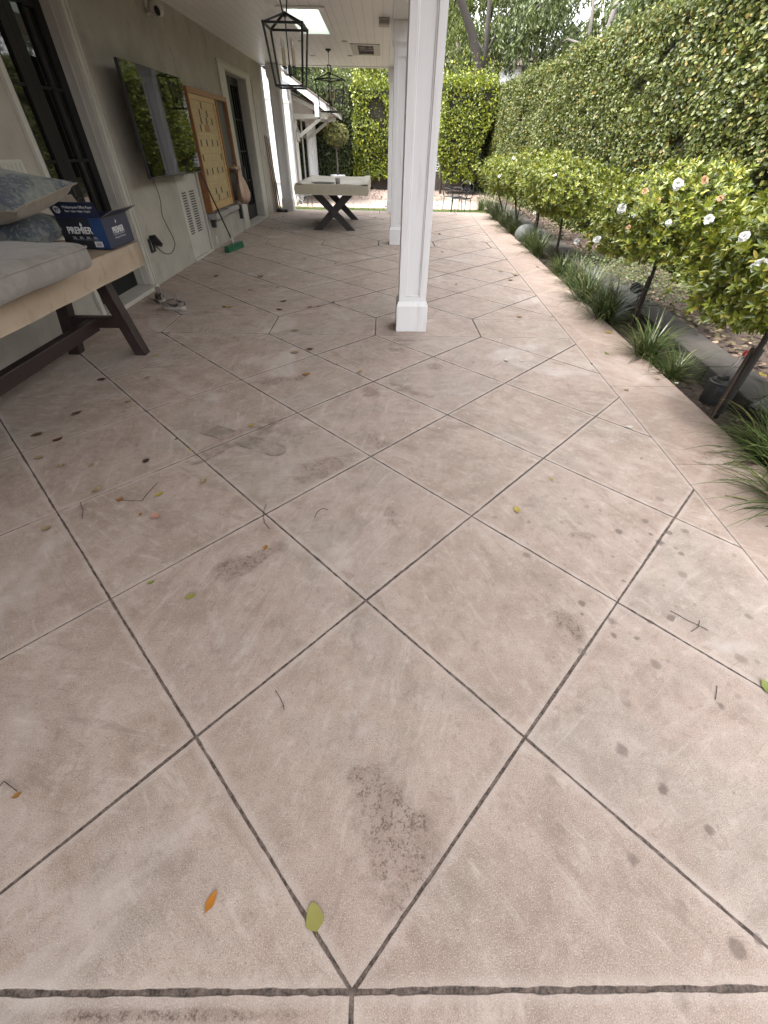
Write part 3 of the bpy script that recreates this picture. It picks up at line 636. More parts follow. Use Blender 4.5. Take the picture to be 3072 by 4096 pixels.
for (x,y),lb in zip(((-.69,12.0),(-.68,13.75),(-1.53,13.85),(-1.54,12.07)),('near the heater, on its house side','behind the farther lantern on the heater side','behind the farther lantern on the house side','nearest the house, in front of the farther lantern')):
    m=MB().mat('trim'); m.lathe([(.045,-.004),(.062,-.007),(.062,-.001),(.045,-.001)],(0,0,0),20); m.mat('grey'); m.lathe([(0,-.002),(.044,-.002),(.044,-.001)],(0,0,0),20)
    m.build('ceiling_light',loc=(x,y,3.0),label='small round recessed ceiling light '+lb,cat='ceiling light',group='recessed porch ceiling lights')
ht=thing('ceiling_heater','recessed rectangular heater in a white frame in the porch ceiling','heater',(-.305,12.9,3.0))
m=MB().mat('trim')
for x0,x1,y0,y1 in ((-.30,-.165,-.68,.68),(.165,.30,-.68,.68),(-.164,.164,-.68,-.541),(-.164,.164,.541,.68)): m.box(x0,x1,y0,y1,-.012,-.001,.002)
m.build('frame',ht)
m=MB().mat('chrome'); m.add([(-.163,-.538,.02),(.163,-.538,.02),(.163,.538,.02),(-.163,.538,.02),(-.09,-.5,.16),(.09,-.5,.16),(.09,.5,.16),(-.09,.5,.16)],[(0,1,5,4),(1,2,6,5),(2,3,7,6),(3,0,4,7),(4,5,6,7)]); m.build('reflector',ht)
m=MB().mat('black')
for k in range(5): m.box(-.162,.162,-.5+k*.25,-.494+k*.25,.0,.012)
m.box(-.004,.004,-.537,.537,.0121,.018)
m.build('grille',ht)
m=MB().mat('bulb')
for x in (-.06,.06): m.tube([(x,-.48,.08),(x,.48,.08)],.016,8)
m.build('element',ht)
m=MB().mat('trim'); m.box(-.085,.085,-.1,.1,-.075,-.001,.008); m.mat('grey'); m.box(-.07,.07,-.102,-.098,-.06,-.02); m.build('motion_sensor',loc=(.07,10.0,2.998),label='small box-shaped sensor on the ceiling beside the second column',cat='sensor')
sc_=thing('security_camera','round white security camera with a black lens where wall meets ceiling','camera',(-3.1,8.62,2.86))
m=MB().mat('trim'); m.lathe([(.0,0),(.085,0),(.085,.03),(.06,.05),(0,.052)],(0,0,0),20,Matrix.Rotation(PI/2,3,'Y')); m.build('base',sc_)
m=MB().mat('trim'); m.lathe([(0,-.09),(.05,-.085),(.07,-.03),(.07,.03),(.05,.08),(0,.085)],(.12,-.03,-.03),18,Matrix.Rotation(-2.4,3,'Z')@Matrix.Rotation(PI/2.3,3,'Y')); m.build('body',sc_,smooth=True)
m=MB().mat('screen'); m.lathe([(0,0),(.045,0),(.045,.012),(0,.016)],(.155,-.105,-.06),16,Matrix.Rotation(-2.0,3,'Z')@Matrix.Rotation(-PI/2.2,3,'X')@Matrix.Rotation(0,3,'Y')); m.build('lens',sc_)
m=MB().mat('trim')
for k in range(2): 
    a=1.2+k*2; m.tube([(.02,0,0),(.03,.1*math.cos(a),-.06),(.05,.16*math.cos(a),-.10)],.02,8)
m.build('floodlight_arm',sc_)
# wall plates
m=MB().mat('trim'); m.box(0,.008,-.16,.13,-.058,.058,.003)
for k in range(5): m.box(.0085,.014,-.14+k*.054,-.105+k*.054,-.034,.034,.002)
m.build('light_switch',loc=(-3.1,4.63,1.335),label='wide five-gang white light switch plate beside the near door',cat='light switch')
m=MB().mat('trim'); m.box(0,.008,-.05,.05,-.07,.07,.003); m.box(.0085,.014,-.02,.02,-.035,.035,.002); m.build('light_switch',loc=(-3.1,14.61,1.33),label='single white light switch plate beside the far door',cat='light switch')
m=MB().mat('trim'); m.box(0,.006,-.04,.04,-.06,.06,.002); m.build('blank_plate',loc=(-3.1,9.36,.13),label='small pale blank plate low on the wall behind the broom',cat='wall plate')
ob=thing('outlet_box','open black weatherproof outlet cover on the wall below the television','outlet',(-3.1,6.66,.45))
m=MB().mat('blackrub'); m.box(0,.03,-.07,-.045,-.07,.08,.003); m.box(0,.03,.02,.045,-.07,.08,.003); m.box(0,.03,-.045,.02,.055,.08,.003); m.box(0,.03,-.045,.02,-.07,-.05,.003); m.build('frame',ob)
m=MB().mat('trim'); m.box(.001,.008,-.044,.019,-.049,.054); m.build('socket',ob)
m=MB().mat('blackrub'); m.box(-.075,.075,-.012,.006,0,.10,.003,Matrix.Rotation(R(35),3,'X')@Matrix.Rotation(R(78),3,'Y'),(.04,.0,.06)); m.bar((.03,-.03,.08),(.05,.20,-.02),.035,.05,.004); m.build('lid',ob)
# television
tv=thing('television','large black flat television on a wall arm, its dark screen reflecting the garden','television',(-3.1,7.55,1.68))
TA=Matrix.Rotation(R(0),3,'Y')
m=MB().mat('blackrub'); m.box(.245,.285,-.945,.945,-.515,.51,.004); m.build('housing',tv)
m=MB().mat('screen'); m.box(.2855,.287,-.938,.938,-.500,.503); m.build('screen',tv)
m=MB().mat('blackrub'); m.box(.16,.244,-.6,.6,-.45,.05,.01); m.box(0,.03,-.25,.25,-.2,.2,.004); m.bar((.02,-.1,0),(.18,.1,0),.05,.04); m.bar((.02,.1,.1),(.18,-.1,.1),.05,.04); m.build('wall_bracket',tv)
m=MB().mat('grey'); m.box(.262,.292,.15,.29,-.53,-.516,.002); m.build('sensor_tab',tv)
m=MB().mat('hose'); cp=[(7.20,1.25),(7.257,1.132),(7.30,1.0),(7.321,.882),(7.28,.78),(7.264,.716),(7.33,.57),(7.397,.436),(7.39,.36),(7.329,.31),(7.22,.27),(7.098,.278),(6.99,.305),(6.905,.338),(6.80,.40),(6.72,.45)]
m.tube([(-3.088+(.15 if k==0 else 0)+.01*math.sin(k),y,z) for k,(y,z) in enumerate(cp)],.0045,6); m.build('power_cable',base=(-3.09,7.1,.28),smooth=True,label='thin dark power cable looping from the television down to the outlet',cat='cable')
# game cabinet with printed sheet
gb=thing('game_board','orange-framed wooden wall board with a printed sheet of rows and a dark slate side','board',(-3.1,10.22,1.35))
def gbm(k): return MB().mat(k)
y0,y1,z0,z1=9.12,11.30,.56,2.16
m=gbm('wood_orange'); m.box(-3.099,-2.98,y0,y0+.045,z0,z1,.003); m.box(-3.099,-2.98,y1-.05,y1,z0,z1,.003); m.box(-3.099,-2.98,y0+.0455,y1-.0505,z1-.07,z1,.003); m.box(-3.099,-2.985,10.58,10.63,z0+.04,z1-.0705,.003); m.build('cabinet_frame',w=gb)
m=gbm('wood_pale'); m.box(-3.098,-3.005,9.17,9.27,z0+.02,z1-.071); m.box(-3.098,-3.005,10.49,10.579,z0+.02,z1-.071); m.box(-3.098,-3.006,9.2705,10.4895,2.03,z1-.071); m.box(-3.098,-3.006,9.2705,10.4895,z0+.02,.685)
for k in range(7): m.box(-3.004,-3.002,9.175,9.20,.85+k*.16,.855+k*.16)
m.build('inner_frame',w=gb)
m=gbm('paper'); m.box(-3.09,-3.02,9.271,10.489,.686,2.029); pp=m.build('printed_sheet',w=gb)
m=gbm('ink'); rows=14; H=(2.02-.695)/rows; rr=random.Random(3)
for k in range(rows+1): z=.695+k*H; m.box(-3.0195,-3.0185,9.29,10.47,z-.002,z+.002)
for k in range(rows):
    z=.695+k*H; pat=[[.42],[.3,.62],[.3,.55,.8],[.22,.48],[],[.1,.36,.62,.88],[],[.06,.95],[],[.1,.36,.62,.88],[],[],[.34,.62],[.42,.9]][rows-1-k]
    for p in pat: yy=9.29+p*1.18; m.mat('inkbar'); m.box(-3.0195,-3.0180,yy-.03,yy+.03,z+.006,z+H-.006); m.mat('ink')
    for c in range(12):
        yy=9.33+c*.098; 
        if rr.random()<.75:
            for q in range(rr.randint(2,3)): m.box(-3.0195,-3.0185,yy+rr.uniform(0,.02),yy+rr.uniform(.03,.07),z+.02+q*.022,z+.026+q*.022)
m.build('printed_rows',w=gb).parent=pp
m=gbm('wood_orange'); m.box(-3.0195,-3.0175,9.77,10.02,.695+10*H+.004,.695+11*H-.004); m.build('printed_panel',w=gb).parent=pp
m=gbm('dkgrey'); m.box(-3.095,-3.04,10.631,y1-.051,z0+.04,z1-.071); m.build('slate',w=gb)
m=gbm('grey'); m.box(-3.099,-2.94,9.15,9.95,.46,.545,.004); m.box(-3.099,-2.945,9.97,10.75,.475,.556,.004); m.build('tray',w=gb)
m=gbm('blackrub'); m.box(-3.099,-3.02,9.25,9.31,.33,.459); m.build('tray_bracket',w=gb)
m=gbm('blackrub'); m.box(-3.099,-3.03,11.2,11.26,.25,.5); m.build('wall_hook',w=gb)
m=MB().mat('fl_r'); m.box(-.06,.06,-.12,.12,0,.05,.004); m.mat('pink'); m.box(-.05,.055,-.09,.14,.051,.075,.004); m.mat('paper'); m.box(-.055,.05,-.14,.05,.076,.09,.003)
m.build('game_boxes',loc=(-2.93,10.85,1.06),label='small red and pink boxes stacked on the ledge above the hanging bag',cat='boxes')
m=MB().mat('pink'); prof=[(.015,.03),(.03,0),(.055,-.07),(.10,-.16),(.145,-.26),(.175,-.36),(.18,-.43),(.15,-.49),(.08,-.53),(.02,-.54)]; 
vs=[];fs=[];sg=28
for i_,(r,z) in enumerate(prof):
    for k in range(sg): a=2*PI*k/sg; w=1+.20*math.sin(a*7+z*7)*(1-i_/11)+.12*math.sin(a*3+z*4)+.07*math.sin(a*13+z*20); vs.append((r*.6*w*math.cos(a),r*1.55*w*math.sin(a)+.35*(-z)*(1+z),z+.015*math.sin(a*5)))
for i_ in range(len(prof)-1):
    for k in range(sg): fs.append((i_*sg+k,i_*sg+(k+1)%sg,(i_+1)*sg+(k+1)%sg,(i_+1)*sg+k))
m.add(vs,fs); m.tube([(0,-.03,0),(-.03,-.10,.08),(-.06,-.16,.10),(-.02,-.12,.03),(0,0,-.02)],.012,6); m.tube([(0,.02,.0),(.0,.10,.07),(0,.16,.02),(0,.08,-.05)],.014,6); m.build('plastic_bag',loc=(-2.88,10.92,1.08),smooth=True,label='peach coloured plastic bag hanging at the right edge of the board',cat='bag')
m=MB().mat('blackrub'); m.bar((-2.92,11.55,1.12),(-2.90,11.38,.88),.05,.03,.006); m.bar((-2.92,11.56,1.12),(-2.90,11.56,.86),.03,.03,.006); m.build('folded_umbrella',base=(-2.91,11.5,.9),label='black folded umbrella end sticking out beside the plastic bag',cat='umbrella')
# broom
br=thing('push_broom','push broom with a black handle and green bristle head leaning on the wall','broom',(-2.72,9.14,0))
br.rotation_euler=(0,0,R(-12))
m=MB().mat('green'); m.box(-.045,.045,-.30,.30,.0,.062,.006); m.build('bristles',br)
m=MB().mat('green'); m.box(-.035,.035,-.305,.305,.0625,.10,.006); m.build('head',br)
m=MB().mat('galv'); m.lathe([(.022,0),(.03,.03),(.018,.09),(.013,.12)],(0,-.03,.10),12,Matrix.Rotation(-.18,3,'Y')); m.build('socket',br)
m=MB().mat('black'); m.tube([(-.015,-.04,.2),(-.30,-.42,1.66)],.0125,10); m.build('handle',br,smooth=True)
# long tools leaning at the far end
for k,(x0,y0,x1,y1,z1,mt,lb) in enumerate(((-3.02,14.96,-3.07,14.78,1.66,'wood_orange','brown wooden pole leaning in the corner, nearest to the far door'),(-2.98,15.0,-3.06,14.95,1.64,'blackrub','thin black pole leaning in the middle of the three by the column'),(-2.93,15.02,-3.05,15.12,1.62,'wood_dark','dark reddish pole leaning closest to the white column'))):
    t=thing('leaning_pole',lb,'pole',(x0,y0,0),0,'long poles leaning in the corner by the far column')
    v=Vector((x1-x0,y1-y0,z1)); m=MB().mat(mt); m.tube([v*.02,v*.42],.019,8); m.build('grip',t)
    m=MB().mat('wood_orange' if k!=1 else 'blackrub'); m.tube([v*.42,v],[.015,.011],8); m.build('shaft',t)
    m=MB().mat('blackrub'); m.lathe([(0,.0),(.026,.0),(.024,.035),(0,.04)],(0,0,0),10); m.build('foot',t)
m=MB().mat('blackrub'); m.lathe([(0,0),(.10,.01),(.12,.04),(.10,.075),(.04,.10),(0,.105)],(0,0,0),16); m.lathe([(0,.0),(.07,.0),(.06,.06),(0,.07)],(.13,.05,0),12); m.build('weighted_base',loc=(-2.90,14.88,0),smooth=True,label='black rounded rubber base on the floor at the foot of the poles',cat='base')
# ================================================================== FAR TABLE
def xtable():
    t=thing('covered_table','game table under a cream vinyl cover with raised rim, on crossed dark wood legs','table',(-1.05,12.9,0))
    # cover: apron + sagging top with raised edges
    xs=[-.80,-.795,-.70,-.60,-.3,0,.3,.60,.70,.795,.80]; ysn=[-1.48,-1.475,-1.37,-1.25,-.8,-.3,.3,.8,1.25,1.37,1.475,1.48]; vs=[];fs=[]
    nx,ny=len(xs),len(ysn)
    for y in ysn:
        for x in xs:
            e=min(.80-abs(x),1.48-abs(y)); z=.865 if e<.12 else (.80 if e<.25 else .785); z+=.006*math.sin(x*9+y*5); 
            if e<.001: z=.850
            if abs(x)>.65 and abs(y)>1.3: z+=.018
            vs.append((x,y,z))
    for j in range(ny-1):
        for i_ in range(nx-1): fs.append((j*nx+i_,j*nx+i_+1,(j+1)*nx+i_+1,(j+1)*nx+i_))
    m=MB().mat('tan2'); m.add(vs,fs)
    # skirt
    per=[(x,ysn[0]) for x in xs]+[(xs[-1],y) for y in ysn[1:]]+[(x,ysn[-1]) for x in xs[::-1][1:]]+[(xs[0],y) for y in ysn[::-1][1:-1]]
    n=len(per); vv=[]
    for z,o in ((.850,0),(.78,.012),(.70,.004),(.678,.012)):
        for i_,(x,y) in enumerate(per): vv.append((x+o*(1 if x>.7 else -1 if x<-.7 else 0)+.003*math.sin(i_*2+z*40),y+o*(1 if y>1.4 else -1 if y<-1.4 else 0),z))
    m.add(vv,[(r*n+k,r*n+(k+1)%n,(r+1)*n+(k+1)%n,(r+1)*n+k) for r in range(3) for k in range(n)]); o=m.build('cover',t,smooth=True)
    m=MB().mat('wood_dark2'); m.box(-.74,.74,-1.42,1.42,.69,.75); m.build('bed',t)
    for yy in (-1.20,.68):
        for s_ in (-1,1):
            m=MB().mat('wood_dark2'); o_=.05*s_*.5; w=.085
            p=[(-s_*.49,0),(-s_*.30,0),(s_*.49,.69),(s_*.27,.69)] if True else 0
            vs=[(x,yy+o_-.045,z) for x,z in p]+[(x,yy+o_+.045-.001*s_,z) for x,z in p]; 
            vs=[vs[0],vs[1],vs[2],vs[3],vs[4],vs[5],vs[6],vs[7]]; fs=[(0,1,2,3),(7,6,5,4),(0,4,5,1),(1,5,6,2),(2,6,7,3),(3,7,4,0)]
            if s_<0: fs=[f_[::-1] for f_ in fs]
            m.add(vs,fs); m.build('leg',t)
        m=MB().mat('wood_dark2'); m.lathe([(0,-.015),(.085,-.015),(.095,0),(.095,.02),(0,.03)],(0,yy-.085,.345),20,Matrix.Rotation(PI/2,3,'X')); m.build('hub',t)
    return t
xtable()
m=MB().mat('grey'); m.lathe([(.0,.0),(.14,.0),(.20,.03),(.27,.062),(.275,.07),(.255,.066),(.19,.038),(.13,.012),(0,.01)],(0,0,0),28); m.build('tray',loc=(-1.28,12.0,.80),smooth=True,label='shallow grey oval serving dish resting on the cream table cover',cat='dish').scale=(1,.7,1)
m=MB().mat('grey'); m.lathe([(0,0),(.045,0),(.052,.05),(.055,.115),(.048,.115),(.044,.05),(0,.02)],(0,0,0),20); m.build('cup',loc=(-.92,11.68,.845),smooth=True,label='small pale ribbed cup beside the dish on the cream table cover',cat='cup')
# ================================================================== NEAR TABLE
nt_=thing('covered_table','long table in a tan cover on a dark wooden trestle against the house wall','table',(-2.52,2.78,0))
m=MB().mat('tan'); xs=np.linspace(-3.0,-2.04,9); ysn=np.linspace(1.36,4.20,25); nx,ny=9,25; vs=[];fs=[]
for y in ysn:
    for x in xs: e=min(x+3.0,-2.04-x,y-1.36,4.20-y); vs.append((x,y,(.884 if e<.01 else .892)+.003*math.sin(x*14+y*6)))
for j in range(ny-1):
    for i_ in range(nx-1): fs.append((j*nx+i_,j*nx+i_+1,(j+1)*nx+i_+1,(j+1)*nx+i_))
m.add(vs,fs)
per=[(x,ysn[0]) for x in xs]+[(xs[-1],y) for y in ysn[1:]]+[(x,ysn[-1]) for x in xs[::-1][1:]]+[(xs[0],y) for y in ysn[::-1][1:-1]]; n=len(per); vv=[]
for z,o in ((.884,0),(.872,.010),(.80,.010),(.735,.004),(.715,.012)):
    for i_,(x,y) in enumerate(per): q_=.004*math.sin(i_*1.3+z*30); vv.append((x+(o+q_)*(1 if x>-2.1 else -1 if x<-2.95 else 0),y+(o+q_)*(1 if y>4.15 else -1 if y<1.4 else 0),z))
m.add(vv,[(r*n+k,r*n+(k+1)%n,(r+1)*n+(k+1)%n,(r+1)*n+k) for r in range(4) for k in range(n)]); m.build('cover',w=nt_,smooth=True)
m=MB().mat('wood_dark'); m.box(-2.98,-2.07,1.42,4.15,.73,.80); m.build('bed',w=nt_)
for yy in (3.95,1.55):
    for (xt,xb) in ((-2.385,-2.235),(-2.72,-2.865)):
        m=MB().mat('wood_dark'); w=.052; vs=[(xb-w,yy,0),(xb+w,yy,0),(xb+w,yy+.10,0),(xb-w,yy+.10,0),(xt-w,yy,.73),(xt+w,yy,.73),(xt+w,yy+.10,.73),(xt-w,yy+.10,.73)]
        m.add(vs,[(3,2,1,0),(4,5,6,7),(0,1,5,4),(1,2,6,5),(2,3,7,6),(3,0,4,7)]); o=m.build('leg',w=nt_); mo=o.modifiers.new('b','BEVEL'); mo.width=.006; mo.segments=2
    m=MB().mat('wood_dark'); m.box(-2.76,-2.30,yy+.012,yy+.088,.245,.335,.005); m.build('rung',w=nt_)
m=MB().mat('wood_dark'); m.box(-2.60,-2.52,1.64,3.96,.225,.325,.005); m.build('stretcher',w=nt_)
# seat cushion, pillows, paper box
def superbox(x0,x1,y0,y1,z0,z1,r,nx=20,ny=20,puff=.012,seed=1):
    bm=bmesh.new(); bmesh.ops.create_cube(bm,size=1)
    for v in bm.verts: v.co=Vector(((x0+x1)/2+v.co.x*(x1-x0),(y0+y1)/2+v.co.y*(y1-y0),(z0+z1)/2+v.co.z*(z1-z0)))
    bmesh.ops.subdivide_edges(bm,edges=bm.edges[:],cuts=23,use_grid_fill=True)
    lo=Vector((x0,y0,z0)); hi=Vector((x1,y1,z1))
    for v in bm.verts:
        s0=[(v.co[i]-lo[i])/(hi[i]-lo[i]) for i in range(3)]
        q=Vector([lo[i]+(hi[i]-lo[i])*(.5-.5*math.cos(PI*s0[i])) for i in range(3)]); inn=Vector([min(max(q[i],lo[i]+r),hi[i]-r) for i in range(3)]); d=q-inn
        v.co=inn+d.normalized()*r if d.length>1e-6 else q
    for v in bm.verts:
        u=(v.co.x-x0)/(x1-x0); w=(v.co.y-y0)/(y1-y0); p=math.sin(PI*min(1,max(0,u)))**.5*math.sin(PI*min(1,max(0,w)))**.5; 
        v.co.z+=puff*p*(1 if v.co.z>(z0+z1)/2 else .0)+.003*math.sin(v.co.x*20+v.co.y*13)
    bm.verts.index_update(); m=MB(); return bm,m
cs=thing('seat_cushion','thick grey seat cushion with a piped seam lying on the near table','cushion',(-2.3,2.45,.89))
bm,m=superbox(-2.78,-1.84,1.55,3.18,.897,1.038,.055,puff=.02); m.mat('cushion'); m.add([v.co for v in bm.verts],[[v.index for v in f.verts] for f in bm.faces]); bm.free(); m.build('pad',w=cs,smooth=True)
m=MB().mat('cushion'); rp=[]
for (cx_,cy_,a0) in ((-1.89,3.13,0),(-2.73,3.13,90),(-2.73,1.60,180),(-1.89,1.60,270)):
    for k in range(5): a=R(a0+k*22.5); rp.append((cx_+.047*math.cos(a),cy_+.047*math.sin(a),1.018))
rp.append(rp[0]); m.tube(rp,.006,6,False); m.build('piping',w=cs,smooth=True)
def pillow(name,mk,c,hx,hy,hz,rot,label,sag=0):
    N=22; vs=[];fs=[]
    for s_ in (1,-1):
        for j in range(N+1):
            for i_ in range(N+1):
                u=-1+2*i_/N; w=-1+2*j/N; pin=1-.10*(1-abs(u*w))*0-.07*(abs(w)**2*(1-abs(u)**2)); pin2=1-.07*(abs(u)**2*(1-abs(w)**2))
                h=max(0,(1-u*u)*(1-w*w))**.42
                x=u*hx*pin2*(1); y=w*hy*pin; x*=1-.06*(1-w*w)*abs(u); y*=1-.06*(1-u*u)*abs(w)
                z=s_*hz*h*(1+.05*math.sin(5*u+3*w))+.01*math.sin(4*u+2*w)-sag*u*u
                vs.append((x,y,z))
    K=(N+1)**2
    for s_ in range(2):
        for j in range(N):
            for i_ in range(N):
                a=s_*K+j*(N+1)+i_; q=(a,a+1,a+N+2,a+N+1); fs.append(q if s_==0 else q[::-1])
    t=thing(name,label,'pillow',c); t.rotation_euler=rot
    m=MB(); m.mat(mk[0]); m.add(vs,fs); 
    if len(mk)>1:
        m.mat(mk[1]); k2=m.cur; m.mi=[0]*(N*N)+[k2]*(N*N)
    m.build('casing',t,smooth=True)
    m=MB().mat(mk[-1]); ed=[vs[i_] for i_ in range(N+1)]+[vs[j*(N+1)+N] for j in range(1,N+1)]+[vs[N*(N+1)+i_] for i_ in range(N-1,-1,-1)]+[vs[j*(N+1)] for j in range(N-1,-1,-1)]
    m.tube(ed,.005,6,False); m.build('piping',t,smooth=True); return t
pillow('pillow',['pillow'],(-2.72,3.64,1.035),.40,.30,.125,(R(5),R(2),R(4)),'blue-grey damask pillow at the bottom, squeezed between the cushion and the paper box')
pillow('pillow',['pillow','pillowtan'],(-2.58,3.40,1.235),.50,.32,.13,(R(10),R(-2),R(-6)),'upper pillow of the pile, blue damask on top with a tan underside')
bx=thing('paper_box','open dark blue printer paper carton with its lid flaps raised on the near table','box',(-2.215,3.99,.897))
hx,hy,hh=.165,.20,.195
m=MB().mat('inkblack'); m.box(-hx,hx,-hy,-hy+.004,0,hh); f1=m.build('front_panel',bx)
m=MB().mat('navy2'); m.box(.07,hx-.0005,-hy-.0012,-hy-.0002,.0,hh); m.build('blue_corner',bx).parent=f1
m=MB().mat('navy'); m.box(hx-.004,hx,-hy+.0041,hy-.0041,0,hh); s1=m.build('side_panel',bx)
m=MB().mat('navy'); m.box(-hx,-hx+.004,-hy+.0041,hy-.0041,0,hh); m.box(-hx,hx,hy-.004,hy,0,hh); m.box(-hx+.0041,hx-.0041,-hy+.0041,hy-.0041,0,.004); m.build('back_panel',bx)
# flaps: front flap standing slightly outward, side flap bent out
m=MB().mat('navy'); A=Matrix.Rotation(R(14),3,'X'); m.box(-hx,hx,-.002,.002,0,.10,0,A,(0,-hy+.002,hh+.001)); ff=m.build('front_flap',bx)
m=MB().mat('paperbox'); A2=Matrix.Rotation(R(66),3,'Y'); m.box(-.0035,-.001,-hy+.01,hy-.01,0,.115,0,A2,(hx,0,hh+.001)); m.mat('navy'); m.box(-.0009,.001,-hy+.01,hy-.01,0,.115,0,A2,(hx,0,hh+.001)); m.build('side_flap',bx)
m=MB().mat('paperbox'); m.box(-.002,.002,-hy+.01,hy-.01,0,.12,0,Matrix.Rotation(R(-25),3,'Y'),(-hx,0,hh+.001)); m.build('side_flap',bx)
Fm=Matrix(((1,0,0,0),(0,0,-1,-hy-.0016),(0,1,0,0),(0,0,0,1)))
text('PREMIER','lettering',bx,.060,'wht',Matrix.Translation((-.115,0,.098))@Fm,sx=.82,offset=.0012).parent=f1
m=MB().mat('wht'); zc=.152; m.add([(.0,-hy-.0016,zc-.016),(.009,-hy-.0016,zc),(.0,-hy-.0016,zc+.018),(-.009,-hy-.0016,zc)],[(0,1,2,3)]); m.build('diamond_mark',bx).parent=f1
m=MB().mat('dim'); 
for k in range(4):
    for q in range(2): m.add([(-.095+k*.052,-hy-.0016,.066+q*.008),(-.095+k*.052+.030-.006*q,-hy-.0016,.066+q*.008),(-.095+k*.052+.030-.006*q,-hy-.0016,.070+q*.008),(-.095+k*.052,-hy-.0016,.070+q*.008)],[(0,1,2,3)])
m.add([(-.095,-hy-.0016,.058),(.10,-hy-.0016,.058),(.10,-hy-.0016,.0595),(-.095,-hy-.0016,.0595)],[(0,1,2,3)]); m.build('small_print',bx).parent=f1
m=MB().mat('wht'); m.add([(.055,-hy-.0016,.012),(.115,-hy-.0016,.012),(.115,-hy-.0016,.048),(.055,-hy-.0016,.048)],[(0,1,2,3)]); m.mat('inkblack')
for k in range(11): x=.066+k*.0036; m.add([(x,-hy-.0020,.018),(x+.0018,-hy-.0020,.018),(x+.0018,-hy-.0020,.042),(x,-hy-.0020,.042)],[(0,1,2,3)])
m.build('barcode_label',bx).parent=f1
FA=Matrix.Translation((0,-hy+.002,hh+.001))@A.to_4x4()@Matrix(((1,0,0,0),(0,0,-1,-.0025),(0,1,0,0),(0,0,0,1)))
text('Multipurpose Office Paper','lettering',bx,.0235,'wht',FA@Matrix.Translation((-.075,.062,0)),sx=.86).parent=ff
text('Fiber \u2022 Laser \u2022 Inkjet \u2022 Copier','lettering',bx,.018,'wht',FA@Matrix.Translation((-.07,.038,0)),sx=.86).parent=ff
m=MB().mat('wht'); ci=[FA@Vector((-.125+.024*math.cos(a),.052+.024*math.sin(a),0)) for a in [2*PI*k/24 for k in range(24)]]; m.add(ci,[tuple(range(24))]); m.build('round_badge',bx).parent=ff
text('97','lettering',bx,.030,'navy',FA@Matrix.Translation((-.125,.042,.0006)),align='CENTER',offset=.001).parent=ff
Sm=Matrix(((0,0,1,hx+.0006),(1,0,0,0),(0,1,0,0),(0,0,0,1)))
text('PREMIER','lettering',bx,.058,'wht',Matrix.Translation((0,0,.085))@Sm,align='CENTER',sx=.82,offset=.001).parent=s1
text('Multipurpose Office Paper','lettering',bx,.018,'dim',Matrix.Translation((0,0,.052))@Sm,align='CENTER',sx=.9).parent=s1
m=MB().mat('wht'); m.add([(hx+.0012,-.006,.146),(hx+.0012,.006,.146+.008),(hx+.0012,0,.172),(hx+.0012,-.012,.154)],[(0,1,2,3)]); m.add([(hx+.0012,-.09,.075),(hx+.0012,.09,.075),(hx+.0012,.09,.077),(hx+.0012,-.09,.077)],[(0,1,2,3)]); m.build('diamond_mark',bx).parent=s1
